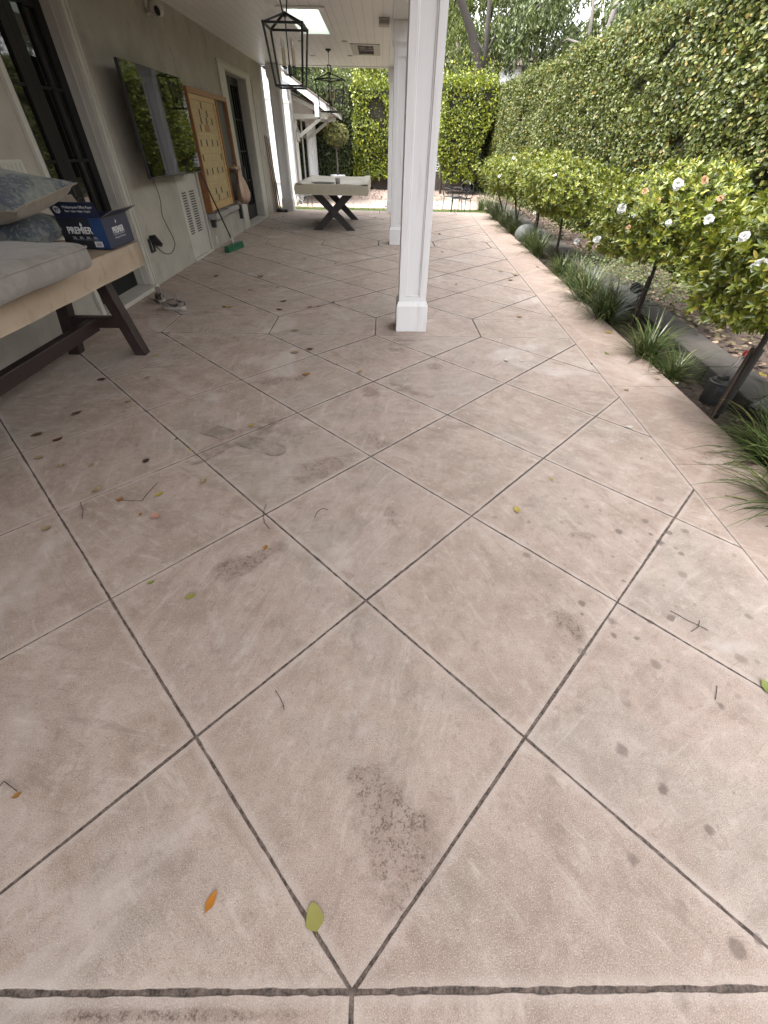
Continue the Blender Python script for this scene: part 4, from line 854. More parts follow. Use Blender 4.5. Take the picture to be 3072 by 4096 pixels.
# ================================================================== SHOES
def shoe(mirror=1):
    t=thing('sneaker','','shoe',(0,0,0)); L=.285; N=15; K=14
    st=[]
    for i_ in range(N):
        u=i_/(N-1); x=u*L
        w=.034+.014*math.sin(PI*min(1,u*1.05))**.8 if u<.5 else .034+.014*math.sin(PI*min(1,u*1.05))**.8
        w=.030*(1-(1-min(1,u/.12))**2)**.5*1.05+ .017*math.sin(PI*max(0,u-.25)/.8) if u<.9 else (.030*1.05+.017*math.sin(PI*.65/.8))*(1-((u-.9)/.1)**2*.75)**.5
        w=max(w,.012); st.append((x,w,u))
    m=MB().mat('sole'); vs=[];fs=[]
    for x,w,u in st:
        zt=.028+.010*(1-u)+.012*max(0,u-.85)/.15; zb=.0+.014*max(0,(u-.82)/.18)**2
        for a,b in ((-1,zb),(1,zb),(1.08,(zb+zt)/2),(1,zt),(-1,zt),(-1.08,(zb+zt)/2)): vs.append((x+.003*math.sin(u*60)*(abs(a)>1),a*w*1.06,b))
    for i_ in range(N-1):
        for k in range(6): fs.append((i_*6+k,i_*6+(k+1)%6,(i_+1)*6+(k+1)%6,(i_+1)*6+k))
    fs+= [tuple(range(6))[::-1],tuple((N-1)*6+k for k in range(6))]; m.add(vs,fs); m.build('sole',t,smooth=True)
    m=MB().mat('shoe'); vs=[];fs=[]
    for x,w,u in st:
        zb=.030+.008*(1-u); top=.098-.012*math.sin(u*10) if u<.38 else .098*(1-((u-.38)/.62)**1.1)+.052*((u-.38)/.62); top=max(top,zb+.006)
        op=u<.36
        for k in range(K+1):
            a=PI*k/K; c,s_=math.cos(a),math.sin(a); 
            y=c*w*(1-.22*s_ if op else 1-.05*s_); z=zb+(top-zb)*(s_**.75)
            if op and .25<k/K<.75: y*=.9; z=min(z,top-.035-.02*math.sin(PI*(k/K-.25)*2))
            vs.append((x,y,z))
    for i_ in range(N-1):
        for k in range(K): fs.append((i_*(K+1)+k,i_*(K+1)+k+1,(i_+1)*(K+1)+k+1,(i_+1)*(K+1)+k))
    m.add(vs,fs); m.build('upper',t,smooth=True)
    m=MB().mat('stain'); m.lathe([(0,.0),(.02,.002),(.026,.01)],(.055,0,.066),14); m.build('lining',t)
    m=MB().mat('shoe'); m.bar((.10,0,.088),(.075,0,.135),.05,.008,.003); m.build('tongue',t)
    m=MB().mat('sole')
    for k in range(5): x=.105+k*.019; z=.096-k*.0065; m.tube([(x,-.024,z-.010),(x+.004,0,z+.004),(x,.024,z-.010)],.0032,6)
    m.tube([(.10,-.01,.10),(.08,-.03,.115),(.07,-.02,.09),(.095,.0,.10),(.09,.03,.12),(.07,.035,.10)],.003,6); m.build('lace',t,smooth=True)
    m=MB().mat('stain')
    for sd_ in (-1,1):
        cur=[(.060,.062,.010),(.085,.050,.014),(.11,.045,.014),(.14,.050,.010),(.175,.060,.004),(.20,.068,.001)]; vs=[]
        for x,z,h in cur:
            w=np.interp(x,[s[0] for s in st],[s[1] for s in st]); vs.append((x,sd_*(w*1.0+.003),z-h)); vs.append((x,sd_*(w*.97+.003),z+h*.6))
        m.add(vs,[(2*k,2*k+2,2*k+3,2*k+1) for k in range(5)])
    m.build('swoosh_mark',t); return t
s1_=shoe(); s1_.scale=(1.05,1.05,1.35); s1_.location=(-2.30,5.36,0); s1_.rotation_euler=(0,0,R(168)); s1_['label']='beige sneaker lying side-on, the one farther from the door sill'; s1_['group']='pair of worn sneakers'
dup(s1_,(-2.68,5.60,0),R(118),'beige sneaker closest to the door sill, its heel towards the viewer')
# ================================================================== GARDEN
def boxcore(x0,x1,y0,y1,z0,z1,seed,step=.35,amp=.08):
    """dark core added inside a clipped hedge to block light, as quads of an uneven box"""
    vs=[];fs=[]
    def face(o,u,v,nu,nv):
        b=len(vs)
        for j in range(nv+1):
            for i in range(nu+1):
                p=np.array(o)+np.array(u)*i/nu+np.array(v)*j/nv; vs.append(p)
        for j in range(nv):
            for i in range(nu): fs.append((b+j*(nu+1)+i,b+j*(nu+1)+i+1,b+(j+1)*(nu+1)+i+1,b+(j+1)*(nu+1)+i))
    X,Y,Z=x1-x0,y1-y0,z1-z0; n=lambda a:max(1,int(a/step))
    face((x0,y0,z0),(X,0,0),(0,0,Z),n(X),n(Z)); face((x0,y1,z0),(X,0,0),(0,0,Z),n(X),n(Z))
    face((x0,y0,z0),(0,Y,0),(0,0,Z),n(Y),n(Z)); face((x1,y0,z0),(0,Y,0),(0,0,Z),n(Y),n(Z)); face((x0,y0,z1),(X,0,0),(0,Y,0),n(X),n(Y))
    V=np.array(vs); V+= (fnoise(V,3,seed)*amp)[:,None]*np.array([.5,.5,.3]); return V,np.array(fs)
def hedge(name,x0,x1,y0,y1,z0,z1,faces,dens,L,mat,label,cat='hedge',rag=.10,wid=1.25,taper=None,group=None,seed=0,corein=.16):
    P=[];Nn=[]
    for (fx,dn) in faces:
        X,Y,Z=x1-x0,y1-y0,z1-z0
        if fx=='-x': ar=Y*Z; n=int(ar*dens*dn); p=np.stack([np.full(n,x0),rng.uniform(y0,y1,n),rng.uniform(z0,z1,n)],1); nn=np.array([-1,0,0])
        if fx=='+x': ar=Y*Z; n=int(ar*dens*dn); p=np.stack([np.full(n,x1),rng.uniform(y0,y1,n),rng.uniform(z0,z1,n)],1); nn=np.array([1,0,0])
        if fx=='-y': ar=X*Z; n=int(ar*dens*dn); p=np.stack([rng.uniform(x0,x1,n),np.full(n,y0),rng.uniform(z0,z1,n)],1); nn=np.array([0,-1,0])
        if fx=='+z': ar=X*Y; n=int(ar*dens*dn); p=np.stack([rng.uniform(x0,x1,n),rng.uniform(y0,y1,n),np.full(n,z1)],1); nn=np.array([0,0,1])
        d=fnoise(p,1.5,seed+1)*.09+fnoise(p,5,seed+2)*.05; dep=rng.uniform(-.20,.05,n)
        # clumps and hollows: drop leaves in the hollows
        hol=fnoise(p,6.5,seed+3)+fnoise(p,2.2,seed+5)*.7; keep=(hol>-.62)|(dep<-.15); 
        p=p+nn*(d+dep)[:,None]+rng.normal(size=p.shape)*.012
        if fx=='+z': p[:,2]+=rng.exponential(rag*.5,n)
        P.append(p[keep]); Nn.append(np.repeat(nn[None],keep.sum(),0))
    P=np.concatenate(P); Nn=np.concatenate(Nn).astype(float); n=len(P)
    if taper: P[:,0]=taper(P)
    Dv=Nn*.25+rnd(n)*.75+np.array([0,0,-.15]); Nv=Nn*.9+rnd(n)*.75+np.array([0,0,.45])
    V,F=leaves(P,Dv,Nv,L*rng.uniform(.65,1.3,n),wid)
    ci=corein
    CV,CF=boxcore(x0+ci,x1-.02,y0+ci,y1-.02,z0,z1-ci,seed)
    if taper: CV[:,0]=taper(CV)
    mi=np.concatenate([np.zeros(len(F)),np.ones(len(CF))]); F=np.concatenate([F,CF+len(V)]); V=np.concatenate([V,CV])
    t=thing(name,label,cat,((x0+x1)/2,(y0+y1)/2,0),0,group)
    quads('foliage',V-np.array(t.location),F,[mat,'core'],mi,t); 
    m=MB().mat('bark'); r_=random.Random(seed)
    L_=max(x1-x0,y1-y0); k=int(L_/1.1)
    for i in range(k):
        if y1-y0>x1-x0: xx,yy=x0+.3,y0+(i+.5)*L_/k
        else: xx,yy=x0+(i+.5)*L_/k,y0+.3
        m.tube([(xx,yy,-.1),(xx+r_.uniform(-.06,.06),yy+r_.uniform(-.06,.06),.6),(xx+r_.uniform(-.15,.15),yy+r_.uniform(-.1,.1),1.5)],[.05,.04,.025],8)
    m.build('stems',w=t); return t
hedge('clipped_hedge',4.62,5.7,.2,23.3,.05,3.22,(('-x',1),('+z',.8)),3300,.054,'lf_hedge','tall clipped glossy hedge running the whole length of the garden bed on the right',seed=11,wid=1.35)
def tp(P): # right end block leans outward with height
    t=np.clip((P[:,2]-.3)/3.2,0,1); return 3.25+.25*t+(P[:,0]-3.25)*(.50+.52*t**.7)+.10*np.sin(P[:,2]*3.1)
hedge('hedge_tree',2.05,4.35,22.4,24.0,.35,3.32,(('-y',1),('-x',.7),('+x',.7),('+z',1)),950,.085,'lf_far','bright green tapering hedge tree standing behind the garden chairs',seed=21,taper=tp,rag=.3,wid=1.1,group='hedge trees at the far end of the garden')
hedge('hedge_tree',-1.2,1.95,24.0,25.3,.35,3.32,(('-y',1),('-x',.5),('+z',1)),800,.10,'lf_far','bright green hedge tree seen between the two farther porch columns and the potted tree',seed=31,rag=.3,wid=1.1,group='hedge trees at the far end of the garden')
hedge('hedge_tree',-3.4,-1.25,24.4,25.4,.30,3.35,(('-y',1),('+z',1)),800,.085,'lf_dark','darker hedge tree behind the small potted tree and the guest house corner',seed=41,rag=.3,wid=1.1,group='hedge trees at the far end of the garden')

hedge('hedge_tree',4.3,6.4,23.6,24.8,-.1,3.0,(('-y',1),('+z',1)),700,.09,'lf_dark','dark filler hedge added to close the bright gap where the tall hedge meets the far end',seed=45,rag=.3,wid=1.1,group='hedge trees at the far end of the garden')  # filler hedge, added to turn the bright gap dark

def crownpts(c,rx,ry,rz,ncl,per,cr,shell=.55,seed=0,flat=0):
    r=np.random.default_rng(seed); d=r.normal(size=(ncl,3)); d/=np.linalg.norm(d,axis=1,keepdims=True); rad=r.uniform(shell,1,ncl)[:,None]
    C_=d*rad*np.array([rx,ry,rz]); q=np.repeat(C_,per,0)+r.normal(size=(ncl*per,3))*cr; N=q/np.array([rx,ry,rz]); N/=np.linalg.norm(N,axis=1,keepdims=True)+1e-6
    return q+np.array(c),N,C_+np.array(c)
def whorls(C_,N,L,k=7):
    """rosettes of leaves at twig ends"""
    n=len(C_); P=np.repeat(C_,k,0); Nn=np.repeat(N,k,0); a=np.tile(np.arange(k)*2*PI/k,n)+np.repeat(rng.uniform(0,6,n),k)
    t=np.cross(Nn,rnd(n).repeat(k,0)); t=np.cross(Nn,np.repeat(np.cross(N,np.array([.3,.2,.9])),k,0)); t/=np.linalg.norm(t,axis=1,keepdims=True)+1e-9; b=np.cross(Nn,t)
    side=t*np.cos(a)[:,None]+b*np.sin(a)[:,None]; Dv=side+Nn*rng.uniform(.25,1.3,n*k)[:,None]; Nv=Nn*.7-side*.6+rng.normal(size=(n*k,3))*.15
    return leaves(P,Dv,Nv,L*rng.uniform(.7,1.25,n*k),.66)
def flower(c,r,mat,t,i,n=None):
    vs=[];fs=[]; n=n or Vector((rng.uniform(-.7,.1),rng.uniform(-1,-.2),rng.uniform(.1,.8))); n=Vector(n).normalized(); q=n.to_track_quat('Z','Y').to_matrix()
    m=MB().mat(mat); rr=random.Random(i)
    for ring,(cnt,l,el) in enumerate(((8,1.0,8),(7,.8,32),(6,.55,55),(5,.32,75))):
        for k in range(cnt):
            a=2*PI*k/cnt+ring*.5+rr.uniform(-.2,.2); e=R(el+rr.uniform(-12,14)); L=r*l*rr.uniform(.8,1.15); w=L*1.0; ca,sa=math.cos(a),math.sin(a)
            row=[]
            for (u,ww,cz) in ((0,.15,0),(.35,.8,.05),(.7,1.,.02),(.95,.62,-.10)):
                for s_ in (-1,-.35,.35,1):
                    x=u*L*math.cos(e); z=u*L*math.sin(e)+cz*L+abs(s_)*.12*L*u+.07*L*rr.uniform(-1,1)*(u>.3)*2.2; y=s_*w*ww*.5
                    row.append(q@Vector((x*ca-y*sa,x*sa+y*ca,z))+Vector(c))
            b=0; m.add(row,[(j*4+k2,j*4+k2+1,(j+1)*4+k2+1,(j+1)*4+k2) for j in range(3) for k2 in range(3)])
    return m.build('flower',t,smooth=True)
def shrub(x,y,cx,cy,cz,rx,ry,rz,n,L,label,seed,flowers=(),lean=.0,stakes=1):
    n=int(n*2.0); L*=.80; rx*=.93; ry*=.90; rz*=1.0
    t=thing('standard_shrub',label,'shrub',(x,y,0),0,'standard shrubs along the garden bed')
    c=np.array([cx-x,cy-y,cz+.03]); r=np.random.default_rng(seed)
    d=r.normal(size=(n,3)); d/=np.linalg.norm(d,axis=1,keepdims=True); rad=r.uniform(.25,1,n)**.5
    lump=1+.22*fnoise(d,3.0,seed)+.15*fnoise(d,6.5,seed+1)+(r.uniform(0,1,n)<.06)*r.uniform(.05,.28,n); C_=1.05*d*(rad*lump)[:,None]*np.array([rx,ry,rz]); C_[:,2]=np.where(C_[:,2]<-rz*.7,-rz*.7+(C_[:,2]+rz*.7)*.35,C_[:,2])
    N=d*.8+np.array([0,0,.55])+r.normal(size=(n,3))*.25; N/=np.linalg.norm(N,axis=1,keepdims=True)
    V,F=whorls(C_+c,N,L,7); quads('crown',V,F,['lf_shrub'],None,t)
    m=MB().mat('bark'); top=Vector(c)+Vector((0,0,-rz*.55)); kn=Vector((lean,0,0))
    m.tube([(0,0,-.08),top*.35+kn*.5,top*.7+kn,top],[.022,.02,.018,.016],8)
    R_=random.Random(seed)
    for k in range(16):
        a=R_.uniform(0,2*PI); e=R_.uniform(.2,1.2); l=R_.uniform(.5,.9); end=Vector(c)+Vector((math.cos(a)*math.cos(e)*rx*l,math.sin(a)*math.cos(e)*ry*l,math.sin(e)*rz*l*.9-rz*.1))
        mid=top.lerp(end,.5)+Vector((R_.uniform(-.05,.05),R_.uniform(-.05,.05),-.03)); m.tube([top,mid,end],[.012,.008,.004],6)
    m.build('trunk',t,smooth=True)
    for k in range(stakes):
        m=MB().mat('stake'); m.tube([(-.07+.03*k,-.05,-.1),(-.05,-.02,.52)],[.014,.013],8); m.build('stake',t)
        m=MB().mat('green'); m.tube([(-.055,-.04,.40),(0.01,-.03,.40),(.02,.01,.405),(-.04,.0,.40),(-.055,-.04,.40)],.005,6); m.build('tie',t)
    for i,(fx,fy,fz,fr,mk) in enumerate(flowers): flower((fx-x,fy-y-.03,fz+.03),fr*(.85 if mk=='petal' else .6),mk,t,seed*10+i)
    return t
shrub(2.72,2.95,2.62,2.85,1.02,.62,.70,.42,1050,.068,'nearest shrub at the right edge, its leaning trunk beside the black canister',51,
 ((2.185,2.60,1.28,.075,'petal'),(2.10,2.35,1.22,.06,'petal'),(2.13,2.62,1.05,.055,'petal'),(2.35,2.35,.98,.05,'petal'),(2.68,2.62,.48,.075,'petal'),(2.45,2.4,1.33,.045,'petalo'),(2.05,2.75,1.16,.035,'petal')),lean=.02)
shrub(3.02,5.05,2.92,5.0,1.02,.66,.85,.40,1250,.066,'second nearest shrub, with white and faded orange blooms and a slanting stake',52,
 ((2.52,4.42,1.30,.05,'petal'),(2.72,4.4,1.33,.055,'petalo'),(2.36,4.6,1.24,.045,'petalo'),(2.45,4.5,1.18,.04,'petalo'),(2.28,4.75,1.10,.05,'petal'),(2.38,4.7,1.05,.045,'petal'),(2.18,4.85,.84,.045,'petal'),(2.05,5.0,.80,.04,'petal'),(2.30,4.55,.98,.035,'petalo'),(2.50,4.3,1.05,.03,'petal'),(2.8,4.25,1.08,.045,'petal'),(2.85,4.3,1.22,.04,'petalo')),lean=.03)
shrub(3.22,8.57,3.12,8.55,.97,.70,.80,.40,1000,.066,'third shrub from the front, a dense rounded crown on a short dark trunk',53,((2.5,8.1,.72,.035,'petal'),(2.62,7.9,1.2,.03,'petal')))
shrub(3.32,10.4,3.30,10.4,1.05,.55,.75,.38,600,.068,'fourth shrub from the front, its crown merging with the rounded one before it',54)
shrub(3.40,12.14,3.15,12.1,1.0,.60,.80,.42,650,.07,'fifth shrub from the front, two small white blooms on its crown',55,((2.62,11.6,1.02,.04,'petal'),(3.0,11.5,1.1,.035,'petal'),(2.85,11.55,1.32,.035,'petal')))
shrub(3.55,14.1,3.15,14.2,.92,.62,.75,.34,500,.075,'farthest shrub of the row, next to the black garden chairs',56)

def tuft(x,y,z,n,L,label,seed,spread=1.,w=.0125):
    L*=1.42; n=int(n*2.1)
    r=np.random.default_rng(seed); S=6; V=[];F=[]
    for b in range(n):
        a=r.uniform(0,2*PI); e0=r.uniform(.5,1.45) if r.uniform()>.12 else r.uniform(.05,.4); l=L*r.uniform(.6,1.15); droop=r.uniform(.8,2.0)*spread; p=np.array([r.normal()*.035,r.normal()*.035,-.02]); ww=w*r.uniform(.6,1.1); el=e0
        h=np.array([math.cos(a),math.sin(a),0]); s_=np.array([-math.sin(a),math.cos(a),0]); o=len(V)
        for k in range(S+1):
            u=k/S; wd=ww*(1-u**2.2)*.5+.0004; V.append(p-s_*wd); V.append(p+s_*wd); st=l/S; d=h*math.cos(el)+np.array([0,0,math.sin(el)]); p=p+d*st; el-=droop/S*(.5+u)
            if p[2]<.008: p[2]=.008
        for k in range(S): F.append((o+2*k,o+2*k+1,o+2*k+3,o+2*k+2))
    return quads('grass_clump',np.array(V),np.array(F),['blade'],base=None,label=label,cat='grass clump',group='strap-leaved grass clumps edging the patio') ,x,y,z
for (x,y,n,L,lb,sd) in ((2.50,1.78,170,.50,'grass clump closest to the viewer, its long blades over the patio edge',61),
    (2.72,2.32,170,.40,'dense grass clump just past the long-bladed one, below the black tube light',62),
    (2.78,3.72,60,.28,'sparse small grass clump next to the black canister and bare soil',63),
    (2.72,4.12,130,.36,'rounded grass clump standing alone between the sparse one and the two big ones',64),
    (2.80,5.35,190,.44,'large arching grass clump at the foot of the staked shrub, near end',65),
    (2.85,6.10,190,.44,'large dark grass clump spilling over the patio edge behind the biggest one',66),
    (2.98,6.9,120,.36,'shaded grass clump under the gap between the second and third shrubs',67),
    (3.02,7.7,110,.32,'dark grass clump just before the third shrub trunk',68),
    (3.10,9.3,130,.40,'pale grass clump between the third shrub trunk and the grey ball',69),
    (3.15,10.1,110,.40,'grass clump immediately in front of the grey stone ball',70),
    (3.22,11.8,120,.42,'grass clump right behind the grey stone ball',71),
    (3.26,12.9,120,.45,'grass clump beside the fifth shrub trunk',72),
    (3.32,14.2,130,.48,'grass clump near the far corner of the patio',73),
    (3.42,15.6,130,.50,'grass clump at the far corner, by the legs of the garden chairs',74),
    (3.40,17.0,110,.5,'farthest grass clump, on the turf behind the garden chairs',75)):
    o,x,y,z=tuft(x,y,-.04,n,L,lb,sd); o.location=(x,y,-.035 if y<15.7 else -.08)
# low ground cover by the second shrub
n=2600; q=np.stack([rng.uniform(3.35,4.3,n),rng.uniform(5.2,8.6,n),rng.uniform(.12,.26,n)],1); V,F=leaves(q,rnd(n)*[1,1,.4],rnd(n)*.5+[0,0,1],rng.uniform(.02,.04,n),1.6)
quads('ground_cover',V,F,['lf_dark'],label='low leafy ground cover between the curb and the tall hedge',cat='ground cover',kind='stuff')
# leaf litter in the mulch and on the soil, and on the far path
def litter(name,x0,x1,y0,y1,z,n,L,label,cond=None):
    q=np.stack([rng.uniform(x0,x1,n),rng.uniform(y0,y1,n),z+rng.uniform(0,.02,n)],1)
    if cond is not None: q=q[cond(q)]
    n=len(q); V,F=leaves(q,rnd(n)*[1,1,.15],rnd(n)*.35+[0,0,1],L*rng.uniform(.5,1.2,n),1.5); return quads(name,V,F,['litter'],label=label,cat='leaf litter',kind='stuff')
litter('leaf_litter',3.3,4.6,-1,20,.10,4200,.07,'dry fallen leaves covering the mulch between curb and hedge',lambda q:q[:,0]>3.3+(q[:,1]-3)*.045)
litter('leaf_litter',2.3,3.5,-1,15.5,-.012,2600,.028,'small dry leaf bits on the bare planting soil',lambda q:(q[:,0]>(2.379+.0572*(q[:,1]/D-4.314))*D+.03)&(q[:,0]<2.88+(q[:,1]-3.2)*.07))
litter('leaf_litter',-3,4.5,17.1,24.4,-.05,2600,.08,'pale fallen leaves scattered over the far path and bed',lambda q:(rng.uniform(0,1,len(q))<.25)|(q[:,1]>19.6))
litter('leaf_litter',-2.6,3,15.7,17.0,-.075,130,.06,'yellow fallen leaves on the strip of turf')
# turf blades
n=9000; q=np.stack([rng.uniform(-3,4.2,n),rng.uniform(15.62,17.05,n),np.full(n,-.085)],1); V,F=leaves(q,rnd(n)*.35+[0,0,1],rnd(n),rng.uniform(.02,.045,n),.3)
quads('turf_blades',V,F,['lf_far'],label='short green turf blades in the strip behind the patio',cat='grass',kind='stuff')

# small garden objects
m=MB().mat('terra'); m.lathe([(.0,-.05)]+[(.23*math.cos(a),.075+.20*math.sin(a)) for a in [R(-40+13*k) for k in range(10)]]+[(0,.275)],(0,0,0),24); m.build('stone_ball',loc=(3.27,10.95,0),smooth=True,label='smooth grey stone ball half hidden in the grass by the curb',cat='ball')
cn=thing('canister','black ribbed plastic canister with a slanting grey rod tipped in red','canister',(2.84,3.22,-.03))
m=MB().mat('blackrub'); m.lathe([(0,0),(.080,0),(.082,.02),(.078,.12),(.074,.15),(.085,.155),(.085,.175),(.07,.18),(.066,.195),(.04,.197),(.04,.185),(0,.185)],(0,0,0),24); m.build('body',cn)
m=MB().mat('blackrub'); m.box(-.045,.045,-.02,.02,.186,.222,.006,Matrix.Rotation(.3,3,'Z')); m.build('lid',cn)
m=MB().mat('galv'); m.tube([(.0,0,.215),(.02,.0,.30),(.055,.0,.40)],.010,10); m.mat('red'); m.tube([(.050,0,.385),(.062,.0,.425)],.0115,10); m.build('rod',cn,smooth=True)
m=MB().mat('blackrub'); m.tube([(0,0,-.03),(.02,.01,.48)],.013,8); m.build('broken_stake',loc=(2.80,3.0,0),label='dark thin broken stake standing between the canister and the leaning trunk',cat='stake')
def spot(loc,rz,lb):
    t=thing('spot_light',lb,'garden light',loc,rz,'black tubular garden spotlights'); m=MB().mat('blackrub')
    A=Matrix.Rotation(R(68),3,'Y'); m.lathe([(0,-.02),(.048,-.01),(.055,.01),(.055,.15),(.060,.155),(.060,.17),(.050,.17),(.048,.12),(0,.115)],(0,0,.085),20,A); m.build('housing',t,smooth=False)
    m=MB().mat('black'); m.tube([(.03,0,-.12),(.03,0,.07)],.011,8); m.build('spike',t)
spot((2.90,2.86,-.02),R(20),'black tubular spotlight on the soil near the leaning trunk')
spot((3.30,5.62,.14),R(200),'black tubular spotlight sitting on the curb behind the slanting stake')
# chairs
def chair():
    t=thing('garden_chair','','chair',(0,0,0)); B=lambda: MB().mat('black')
    m=B(); 
    m.tube([(-.22,-.20,.355),(.22,-.20,.355),(.24,0,.36),(.20,.20,.355),(-.20,.20,.355),(-.24,0,.36),(-.22,-.20,.355)],.010,8)
    for k in range(9): x=-.19+k*.0475; m.tube([(x,-.20,.355),(x,.20,.355)],.006,6)
    for k in range(4): y=-.12+k*.08; m.tube([(-.22,y,.352),(.22,y,.352)],.004,6)
    m.build('seat',t)
    for (x,y) in ((-.21,-.19),(.21,-.19),(-.19,.19),(.19,.19)):
        m=B(); m.tube([(x,y,.355),(x*1.02,y*1.02,.2),(x*1.12,y*1.12,0)],[.012,.011,.009],8); m.build('leg',t)
    m=B(); arc=[(-.21,.20,.355),(-.235,.23,.52),(-.20,.26,.66),(-.11,.275,.73),(0,.28,.75),(.11,.275,.73),(.20,.26,.66),(.235,.23,.52),(.21,.20,.355)]; m.tube(arc,.011,8)
    for k in range(5): a=(k-2)*.30; m.tube([(0,.215,.38),(math.sin(a)*.12,.235,.52),(math.sin(a)*.20,.268,.70-.04*abs(k-2))],.006,6)
    for s_ in (-1,1): m.tube([(s_*.03,.215,.40),(s_*.12,.23,.46),(s_*.13,.245,.56),(s_*.04,.25,.58),(0,.25,.54)],.005,6)
    m.build('backrest',t)
    for s_ in (-1,1):
        m=B(); m.tube([(s_*.235,.23,.55),(s_*.27,.10,.57),(s_*.27,-.08,.555),(s_*.25,-.16,.52),(s_*.235,-.18,.44),(s_*.22,-.19,.355)],.010,8); m.build('armrest',t)
    return t
c1=chair(); c1.location=(2.62,16.35,-.085); c1.rotation_euler=(0,0,R(-35)); c1.scale=(1.05,1.05,1.05); c1['label']='black cast metal garden chair on the turf, the one in front'; c1['group']='black metal garden chairs'
dup(c1,(2.40,16.95,-.085),R(40),'black cast metal garden chair behind the front one, turned sideways')
# potted standard tree
pt=thing('potted_tree','small clipped standard tree with a bare pale trunk in a white pot','tree',(-1.55,19.3,-.075))
m=MB().mat('pot'); m.lathe([(0,0),(.16,0),(.20,.45),(.24,.68),(.27,.70),(.27,.75),(.235,.75),(.22,.70),(0,.69)],(0,0,0),28); m.build('pot',pt,smooth=False)
m=MB().mat('barkpale'); m.tube([(0,0,.68),(.01,0,1.0),(-.01,.01,1.45)],[.035,.03,.028],10)
R_=random.Random(5)
for k in range(14): a=R_.uniform(0,6.28); e=R_.uniform(.1,.42); m.tube([(-.01,.01,1.42),(e*.5*math.cos(a),e*.5*math.sin(a),1.6),(e*math.cos(a),e*math.sin(a),1.72+R_.uniform(0,.25))],[.016,.010,.004],6)
m.build('trunk',pt,smooth=True)
n=330; d=rnd(n); C_=d*(rng.uniform(.3,1,n)**.5)[:,None]*np.array([.44,.44,.30])+np.array([0,0,1.83]); V,F=whorls(C_,d*.7+[0,0,.5],.075,6); quads('crown',V,F,['lf_olive'],None,pt)

# ================================================================== BACKGROUND TREES
def tree(label,x,y,h,trunk,cl,mat,nleaf,L,seed,bark='bark',weep=1.,group='trees beyond the hedges',tr=.18,wid=.7):
    """trunk: list of limb paths (relative); cl: list of crown clumps (x,y,z,r)"""
    t=thing('tree',label,'tree',(x,y,-.1),0,group); m=MB().mat(bark)
    for k,path in enumerate(trunk):
        n=len(path); r0=tr if k==0 else tr*.55; m.tube(path,[r0*(1-.55*i/(n-1)) for i in range(n)],10)
    R_=random.Random(seed)
    for (cx,cy,cz,r) in cl:
        best=min((Vector(p) for pa in trunk for p in pa),key=lambda p:(p-Vector((cx,cy,cz))).length)
        mid=best.lerp(Vector((cx,cy,cz)),.5)+Vector((R_.uniform(-.2,.2),R_.uniform(-.2,.2),.15)); m.tube([best,mid,(cx,cy,cz)],[.05,.035,.015],6)
    m.build('trunk',t,smooth=True)
    P=[];N=[]; tot=sum(c[3]**2 for c in cl)
    for i,(cx,cy,cz,r) in enumerate(cl):
        n=int(nleaf*r*r/tot*.8); ns=max(8,n//26); rr=np.random.default_rng(seed+i); d=rr.normal(size=(ns,3)); d/=np.linalg.norm(d,axis=1,keepdims=True)
        s0=d*(rr.uniform(.15,1,ns)**.45)[:,None]*r*np.array([1,1,.85])+np.array([cx,cy,cz]); k=26
        u=np.tile(np.linspace(0,1,k),ns); o=np.repeat(s0,k,0); out=np.repeat(d,k,0)*np.array([1,1,.2])
        p=o+out*(u*.22)[:,None]+np.array([0,0,-1])*(u**1.3*.75*weep*r/1.3)[:,None]+rr.normal(size=o.shape)*.05; P.append(p)
    P=np.concatenate(P); n=len(P); Dv=rnd(n)*.7+np.array([0,0,-.8*weep]); V,F=leaves(P,Dv,rnd(n),L*rng.uniform(.6,1.3,n),wid); quads('crown',V,F,[mat],None,t); return t
def clumps(n,x,y,z,rx,ry,rz,r0,r1,seed):
    r=random.Random(seed); return [(x+r.uniform(-rx,rx),y+r.uniform(-ry,ry),z+r.uniform(-rz,rz),r.uniform(r0,r1)) for _ in range(n)]
tree('leaning dark trunk tree with drooping bright foliage, right of the nearest column',3.6,25.8,8,[[(.5,-1.3,0),(.45,-1.3,2.5),(.33,-1.3,4.1),(-.05,-1.3,4.9),(-.65,-1.3,5.75),(-1.3,-1.3,6.8)],[(.5,-1,2.4),(.62,-1,4.4),(.45,-1,7)]],clumps(13,-.6,1.6,6.3,2.4,1.0,1.3,.5,.9,3),'lf_willow',15000,.13,81,tr=.24)
tree('thin pale-stemmed tree with hanging leaves behind the corner of the hedges',6.6,27.5,9,[[(0,0,0),(.0,0,3),(-.1,0,5),(-.3,0,8)],[(.5,.3,0),(.75,.3,4),(.6,.3,7)]],clumps(15,.2,0,5.7,2.2,1.4,1.7,.6,1.1,5),'lf_dark',21000,.15,82,bark='barkpale')
tree('tree with several pale grey stems rising above the middle of the tall hedge',8.3,22.5,9,[[(-.5,0,0),(-.55,0,3.2),(-.2,0,4.6),(.1,0,7)],[(0,0,2.2),(.3,0,4),(.35,0,7)],[(.1,0,2.4),(-.75,0,4.4),(-1.1,0,6.5)],[(.3,.2,2),(.8,.2,4.4),(1.2,.2,7)]],clumps(10,-.6,2.2,5.2,2.2,.6,1.0,.5,.9,6)+clumps(6,1.8,.8,6.2,1.0,1,1.0,.6,.9,7),'lf_dark',19000,.15,83,bark='barkpale',tr=.16)
tree('bushy deep green tree showing above the near part of the tall hedge',8.6,15.5,8,[[(0,0,0),(0,0,3),(.2,0,5.5)]],clumps(11,-.3,.5,5.1,1.5,2.0,.9,.6,1.0,8),'lf_dark',17000,.17,84,weep=.5)
